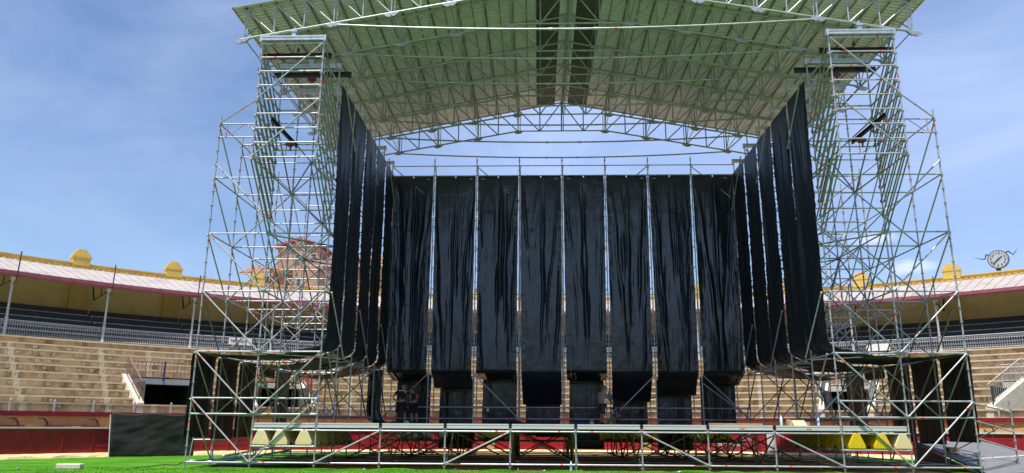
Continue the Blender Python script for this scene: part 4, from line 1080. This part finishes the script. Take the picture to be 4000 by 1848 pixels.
# ------------------------------------------------------------------ people
def skinmesh(name,V,E,m,parent,sub=1):
    me=bpy.data.meshes.new(name); keys=list(V); ix={k:i for i,k in enumerate(keys)}
    me.from_pydata([V[k][0] for k in keys],[(ix[a],ix[b]) for a,b in E],[]); me.materials.append(m)
    o=link(name,me,parent); o.modifiers.new("skin",'SKIN')
    for k in keys:
        r=V[k][1]; r=(r,r) if not isinstance(r,tuple) else r
        me.skin_vertices[0].data[ix[k]].radius=r
    me.skin_vertices[0].data[0].use_root=True
    o.modifiers["skin"].use_smooth_shade=True
    sd=o.modifiers.new("sub",'SUBSURF'); sd.levels=sub; sd.render_levels=sub
    return o
def person(lab,loc,rz,J,shirt,shorts,hair,sleeve=None,sk=skin,hairlab=None,cap=False,shoes=shoe_m):
    """J: joint dict in local metres, +Y is the way the person faces... feet near z=0"""
    t=thing("person",lab,"person",loc,rz=rz)
    V={}; E=[]
    def add(k,p,r,to=None):
        V[k]=(tuple(p),r)
        if to: E.append((to,k))
    g=lambda k: Vector(J[k])
    add("pel",g("pel"),(.15,.11)); add("waist",g("pel").lerp(g("chest"),.5),(.135,.10),"pel"); add("chest",g("chest"),(.155,.11),"waist")
    add("neck0",g("neck"),.058,"chest"); add("neck1",g("neck").lerp(g("head"),.45),.055,"neck0")
    hd=(g("head")-g("neck")).normalized(); fc=Vector(J.get("face",(0,1,0))).normalized()
    add("jaw",g("head")-hd*.03+fc*.02,(.068,.075),"neck1"); add("skull",g("head")+hd*.06,(.078,.09),"jaw"); add("crown",g("head")+hd*.125,(.055,.06),"skull")
    add("nose",g("head")+fc*.115+hd*.015,.012,"jaw")
    er=hd.cross(fc).normalized()
    for sgn,n_ in ((-1,"el"),(1,"er")): add(n_,g("head")+er*(.092*sgn)+hd*.03,.016,"skull")
    for sd_ in ("L","R"):
        add("sh"+sd_,g("sh"+sd_),.062,"chest"); add("ua"+sd_,g("sh"+sd_).lerp(g("el"+sd_),.45),.048,"sh"+sd_); add("el"+sd_,g("el"+sd_),.040,"ua"+sd_)
        add("fa"+sd_,g("el"+sd_).lerp(g("wr"+sd_),.35),.039,"el"+sd_); add("wr"+sd_,g("wr"+sd_),.026,"fa"+sd_)
        d=(g("hd"+sd_)-g("wr"+sd_)).normalized(); pn=Vector((0,1,0)) if abs(d.y)<.8 else Vector((0,0,1)); ac=d.cross(pn).normalized(); pn=ac.cross(d).normalized()
        pl=g("wr"+sd_)+d*.055; add("pm"+sd_,pl,(.036,.018),"wr"+sd_)
        for fi,(off,L) in enumerate(((-.030,.060),(-.010,.072),(.010,.068),(.030,.052))):
            b=pl+d*.038+ac*off; add(f"f{fi}a{sd_}",b,.010,"pm"+sd_); add(f"f{fi}b{sd_}",b+d*L*.5+pn*.008,.009,f"f{fi}a{sd_}"); add(f"f{fi}c{sd_}",b+d*L*.85+pn*.028,.007,f"f{fi}b{sd_}")
        b=pl-ac*.036-d*.005; add("t0"+sd_,b,.012,"pm"+sd_); add("t1"+sd_,b-ac*.018+d*.03+pn*.012,.010,"t0"+sd_); add("t2"+sd_,b-ac*.018+d*.055+pn*.022,.008,"t1"+sd_)
        add("hp"+sd_,g("hp"+sd_),.095,"pel"); add("th"+sd_,g("hp"+sd_).lerp(g("kn"+sd_),.5),.078,"hp"+sd_); add("kn"+sd_,g("kn"+sd_),.055,"th"+sd_)
        add("cf"+sd_,g("kn"+sd_).lerp(g("an"+sd_),.33),.056,"kn"+sd_); add("an"+sd_,g("an"+sd_),.036,"cf"+sd_); add("to"+sd_,g("to"+sd_),.034,"an"+sd_)
    skinmesh("body",V,E,sk,t)
    # shirt
    S={"pel":(g("pel")+Vector((0,0,.02)),(.165,.125)),"waist":(V["waist"][0],(.155,.12)),"chest":(g("chest"),(.175,.125)),"neck":(g("chest").lerp(g("neck"),.55),(.085,.075))}
    SE=[("pel","waist"),("waist","chest"),("chest","neck")]
    for sd_ in ("L","R"):
        S["sh"+sd_]=(g("sh"+sd_),.075); SE.append(("chest","sh"+sd_))
        if sleeve!="none":
            S["sl"+sd_]=(g("sh"+sd_).lerp(g("el"+sd_),.62),.066); SE.append(("sh"+sd_,"sl"+sd_))
    for k in S: S[k]=(tuple(S[k][0]),S[k][1])
    so=skinmesh("shirt",S,SE,shirt,t)
    if sleeve not in (None,"none"):
        for sd_ in ("L","R"):
            a,b=g("sh"+sd_),g("el"+sd_); mb=MB(); mb.path([a.lerp(b,.05),a.lerp(b,.35),a.lerp(b,.66)],.08,10,0,[.082,.08,.076]); mb.build("sleeve",sleeve,so)
    P={"pel":(tuple(g("pel")),(.172,.13))}; PE=[]
    for sd_ in ("L","R"):
        P["hp"+sd_]=(tuple(g("hp"+sd_)),.112); P["th"+sd_]=(tuple(g("hp"+sd_).lerp(g("kn"+sd_),.55)),.105); P["he"+sd_]=(tuple(g("hp"+sd_).lerp(g("kn"+sd_),1.02)),.092)
        PE+=[("pel","hp"+sd_),("hp"+sd_,"th"+sd_),("th"+sd_,"he"+sd_)]
    skinmesh("shorts",P,PE,shorts,t)
    hv={"a":(tuple(g("head")+hd*.05-fc*.03),(.088,.09)),"b":(tuple(g("head")+hd*.10-fc*.012),(.085,.088)),"c":(tuple(g("head")+hd*.14),(.05,.055))}
    skinmesh("cap" if cap else "hair",hv,[("a","b"),("b","c")],hair,t)
    if cap:
        mb=MB(); c0=g("head")+hd*.085+fc*.075; mb.prism([c0-er*.07,c0+er*.07,c0+er*.05+fc*.075-hd*.012,c0-er*.05+fc*.075-hd*.012],hd*.012); fixn(mb.build("cap_peak",hair,t))
    for sgn in (-1,1):
        mb=MB(); c0=g("head")+fc*.088+er*(.032*sgn)+hd*.035; mb.tube(c0-fc*.004,c0+fc*.004,.013,8); mb.build("eye",ink,t)
    mb=MB(); c0=g("head")+fc*.088-hd*.025; mb.tube(c0-er*.025,c0+er*.025,.007,6); mb.build("mouth",hair_m if False else rust,t)
    for sd_ in ("L","R"):
        a,b=g("an"+sd_),g("to"+sd_); mb=MB(); d=(b-a); d.z=0; d.normalize(); z=min(a.z,b.z)
        mb.path([a-d*.07+Vector((0,0,-.03)),a-d*.01+Vector((0,0,-.015)),a.lerp(b,.6)+Vector((0,0,-.01)),b+d*.05+Vector((0,0,-.012))],.05,10,0,[.035,.055,.05,.028]); mb.build("shoe",shoes,t)
    return t
# the man in black, back to us, one hand on the hip
J1=dict(pel=(0,0,.93),chest=(.04,.02,1.33),neck=(.05,.03,1.47),head=(.06,.09,1.60),face=(.15,1,-.5),
 shL=(-.19,.0,1.40),elL=(-.37,-.08,1.16),wrL=(-.24,-.12,1.00),hdL=(-.14,-.14,.98),
 shR=(.25,.02,1.40),elR=(.40,.10,1.20),wrR=(.34,.22,.98),hdR=(.31,.28,.90),
 hpL=(-.11,0,.86),hpR=(.12,0,.86),knL=(-.20,.03,.47),knR=(.16,.04,.47),anL=(-.30,-.02,.09),anR=(.16,.0,.09),toL=(-.46,.03,.05),toR=(.18,.16,.05))
p1=person("person in black tee and shorts seen from behind, hand on hip","" and 0 or (-7.22,9.35,1.437),R_(2),J1,cloth_black,cloth_black,hair_m)
mb=MB(); mb.box((-.115,-.118,1.415),(.175,-.110,1.455)); mb.build("shirt_print",white_paint,p1)
J2=dict(pel=(0,0,.90),chest=(-.06,.22,1.25),neck=(-.10,.27,1.36),head=(-.13,.33,1.44),face=(-.6,.5,-.7),
 shL=(-.22,.2,1.26),elL=(-.30,.22,1.02),wrL=(-.38,.26,.82),hdL=(-.42,.28,.74),
 shR=(.12,.16,1.28),elR=(.10,.10,1.02),wrR=(.06,.10,.78),hdR=(.05,.11,.69),
 hpL=(-.10,0,.83),hpR=(.12,0,.83),knL=(-.08,.07,.45),knR=(.14,.06,.45),anL=(-.02,-.03,.09),anR=(.18,.0,.09),toL=(.02,.11,.05),toR=(.36,.02,.05))
person("person with orange sleeves bending forward beside the person in black","" and 0 or (-6.72,9.55,1.437),R_(0),J2,cloth_black,cloth_black,hair_m,cloth_orange,skin2)
J3=dict(pel=(0,0,.90),chest=(.05,.06,1.30),neck=(.05,.09,1.45),head=(.07,.13,1.57),face=(.15,1,-.25),
 shL=(-.15,.02,1.38),elL=(-.20,.0,1.10),wrL=(-.16,.16,.90),hdL=(-.14,.26,.86),
 shR=(.23,.1,1.37),elR=(.28,.20,1.12),wrR=(.24,.42,.98),hdR=(.23,.52,.93),
 hpL=(-.11,0,.84),hpR=(.11,0,.84),knL=(-.09,.06,.47),knR=(.12,.04,.47),anL=(-.10,.0,.09),anR=(.12,-.02,.09),toL=(-.08,.17,.05),toR=(.14,.15,.05))
person("person in a grey vest and dark cap reaching to a harness","" and 0 or (1.60,9.75,1.437),R_(-62),J3,cloth_grey,cloth_khaki,mat("dark blue cap",(.03,.03,.06),.8),"none",skin2,cap=True)
# sack and harness hanging from the standard beside him
t=thing("canvas_sack","grey canvas sack hanging on the standard above the harness","sack",(2.0,9.98,2.58))
mb=MB(); mb.path([(0,0,.34),(0,0,.28),(.01,0,.16),(.0,0,.02),(-.02,0,-.05)],.1,12,0,[.02,.06,.13,.135,.06]); mb.build("sack_body",sack_m,t)
mb=MB(); mb.tube((0,0,.33),(.03,.34,.62),.012,6); mb.build("sack_strap",black_steel,t)
t=thing("climbing_harness","tangle of black harness straps and bright clips hanging by the guard rail","harness",(2.22,10.2,2.05)); rg=random.Random(77)
for q in range(9):
    mb=MB(); P=[]; x,y,z=rg.uniform(-.12,.12),rg.uniform(-.08,.02),.55 if q<3 else .15
    for k in range(7): P.append((x,y,z)); x+=rg.uniform(-.09,.09); x=max(-.2,min(.2,x)); y=max(-.14,min(.03,y+rg.uniform(-.04,.04))); z-=rg.uniform(.03,.13)
    mb.path(P,.022,6); mb.build("strap",black_steel,t)
for q in range(12):
    mb=MB(); x,y,z=rg.uniform(-.17,.17),-.13,rg.uniform(-.4,.2); mb.path([(x,y,z),(x+.02,y,z+.05),(x+.05,y,z+.05),(x+.05,y,z-.03)],.012,5); mb.build("clip",galv_new,t)
mb=MB(); mb.tube((.24,-.05,.0),(.24,.03,.0),.075,12); mb.build("red_reel",hoist_red,t)
# helmets by the workers' feet
def helmet(lab,loc):
    mb=MB(); P=[(0,0,0),(0,0,.03),(0,0,.09),(0,0,.13),(0,0,.15)]; mb.path(P,.1,14,0,[.135,.125,.115,.075,.02]); mb.box((-.06,-.19,0),(.06,-.10,.015)); o=mb.build("hard_hat",white_paint,None,loc); tag(o,lab,"hard hat")
    s_=MB(); s_.tube((0,0,.02),(0,0,.03),.128,14); s_.build("headband",black_steel,o)
helmet("white hard hat on the deck at the workers' feet",(-6.92,9.15,1.437))

# ------------------------------------------------------------------ light and sky
AZ,EL=R_(207),R_(72.5)    # sun behind the camera, a little to its left (azimuth from +Y, clockwise)
sd=Vector((math.sin(AZ)*math.cos(EL),math.cos(AZ)*math.cos(EL),math.sin(EL)))
sl=bpy.data.lights.new("sun",'SUN'); sl.energy=3.9; sl.angle=R_(.53); sl.color=(1,.95,.87)
so=bpy.data.objects.new("sun",sl); COL.objects.link(so); so.rotation_euler=sd.to_track_quat('Z','Y').to_euler(); so.location=(0,-20,40)
w=bpy.data.worlds.new("World"); SC.world=w; w.use_nodes=True; N,L=w.node_tree.nodes,w.node_tree.links
bg=N["Background"]; bg.inputs["Strength"].default_value=.095
sky=N.new("ShaderNodeTexSky"); sky.sky_type='NISHITA'; sky.sun_disc=False; sky.sun_elevation=EL; sky.sun_rotation=AZ
sky.altitude=200; sky.air_density=1.0; sky.dust_density=.7; sky.ozone_density=3.0
tc=N.new("ShaderNodeTexCoord"); mp=N.new("ShaderNodeMapping"); mp.inputs["Scale"].default_value=(1.2,1.2,3.2); mp.inputs["Rotation"].default_value=(.2,.5,.3)
L.new(tc.outputs["Generated"],mp.inputs["Vector"])
n=N.new("ShaderNodeTexNoise"); n.inputs["Scale"].default_value=2.3; n.inputs["Detail"].default_value=8; n.inputs["Roughness"].default_value=.55; n.inputs["Distortion"].default_value=.6
L.new(mp.outputs["Vector"],n.inputs["Vector"])
r=N.new("ShaderNodeValToRGB"); r.color_ramp.elements[0].position=.42; r.color_ramp.elements[0].color=(0,0,0,1); r.color_ramp.elements[1].position=.85; r.color_ramp.elements[1].color=(.5,.5,.5,1)
L.new(n.outputs["Fac"],r.inputs["Fac"])
mx=N.new("ShaderNodeMixRGB"); mx.inputs["Color2"].default_value=(4.3,5.0,6.9,1)
L.new(r.outputs["Color"],mx.inputs["Fac"]); L.new(sky.outputs["Color"],mx.inputs["Color1"])
# a low cumulus bank to the right
def blob(dirv,size,prev):
    d=Vector(dirv).normalized()
    sub=N.new("ShaderNodeVectorMath"); sub.operation='SUBTRACT'; sub.inputs[1].default_value=d; L.new(tc.outputs["Generated"],sub.inputs[0])
    ms=N.new("ShaderNodeMapping"); ms.vector_type='POINT'; ms.inputs["Scale"].default_value=(1/size[0],1/size[0],1/size[1]); L.new(sub.outputs["Vector"],ms.inputs["Vector"])
    ln=N.new("ShaderNodeVectorMath"); ln.operation='LENGTH'; L.new(ms.outputs["Vector"],ln.inputs[0])
    nn=N.new("ShaderNodeTexNoise"); nn.inputs["Scale"].default_value=38; nn.inputs["Detail"].default_value=6; L.new(tc.outputs["Generated"],nn.inputs["Vector"])
    ad=N.new("ShaderNodeMath"); ad.operation='MULTIPLY_ADD'; ad.inputs[1].default_value=1.5; L.new(nn.outputs["Fac"],ad.inputs[0]); L.new(ln.outputs["Value"],ad.inputs[2])
    rr=N.new("ShaderNodeMapRange"); rr.inputs["From Min"].default_value=1.65; rr.inputs["From Max"].default_value=1.05; rr.inputs["To Min"].default_value=0; rr.inputs["To Max"].default_value=.5; L.new(ad.outputs[0],rr.inputs["Value"])
    m2=N.new("ShaderNodeMixRGB"); m2.inputs["Color2"].default_value=(6.6,6.9,7.6,1); L.new(rr.outputs[0],m2.inputs["Fac"]); L.new(prev,m2.inputs["Color1"]); return m2.outputs["Color"]
def pix(u,v): return fw+rt2*((u-2000)/F_PX)+up2*((924-v)/F_PX)
def veil(dirv,size,amt,prev):
    d=Vector(dirv).normalized(); sub=N.new("ShaderNodeVectorMath"); sub.operation='DISTANCE'; sub.inputs[1].default_value=d; L.new(tc.outputs["Generated"],sub.inputs[0])
    rr=N.new("ShaderNodeMapRange"); rr.interpolation_type='SMOOTHSTEP'; rr.inputs["From Min"].default_value=size; rr.inputs["From Max"].default_value=0; rr.inputs["To Min"].default_value=0; rr.inputs["To Max"].default_value=amt; L.new(sub.outputs["Value"],rr.inputs["Value"])
    nn=N.new("ShaderNodeMath"); nn.operation='MULTIPLY'; L.new(rr.outputs[0],nn.inputs[0]); L.new(n.outputs["Fac"],nn.inputs[1])
    m2=N.new("ShaderNodeMixRGB"); m2.inputs["Color2"].default_value=(4.2,5.3,8.2,1); L.new(nn.outputs[0],m2.inputs["Fac"]); L.new(prev,m2.inputs["Color1"]); return m2.outputs["Color"]
tint=N.new("ShaderNodeMixRGB"); tint.blend_type='MULTIPLY'; tint.inputs["Fac"].default_value=1; tint.inputs["Color2"].default_value=(.93,.945,1.0,1); L.new(mx.outputs["Color"],tint.inputs["Color1"])
vo=veil(pix(3900,250),.42,.75,tint.outputs["Color"]); vo=veil(pix(2300,500),.40,.75,vo)
out=blob(pix(3560,1040),(.034,.011),vo)
out=blob(pix(3400,935),(.034,.010),out)
L.new(out,bg.inputs["Color"])
vs_=SC.view_settings; vs_.view_transform='Standard'; vs_.look='None'; vs_.exposure=.84; vs_.gamma=1
SC.cycles.max_bounces=10
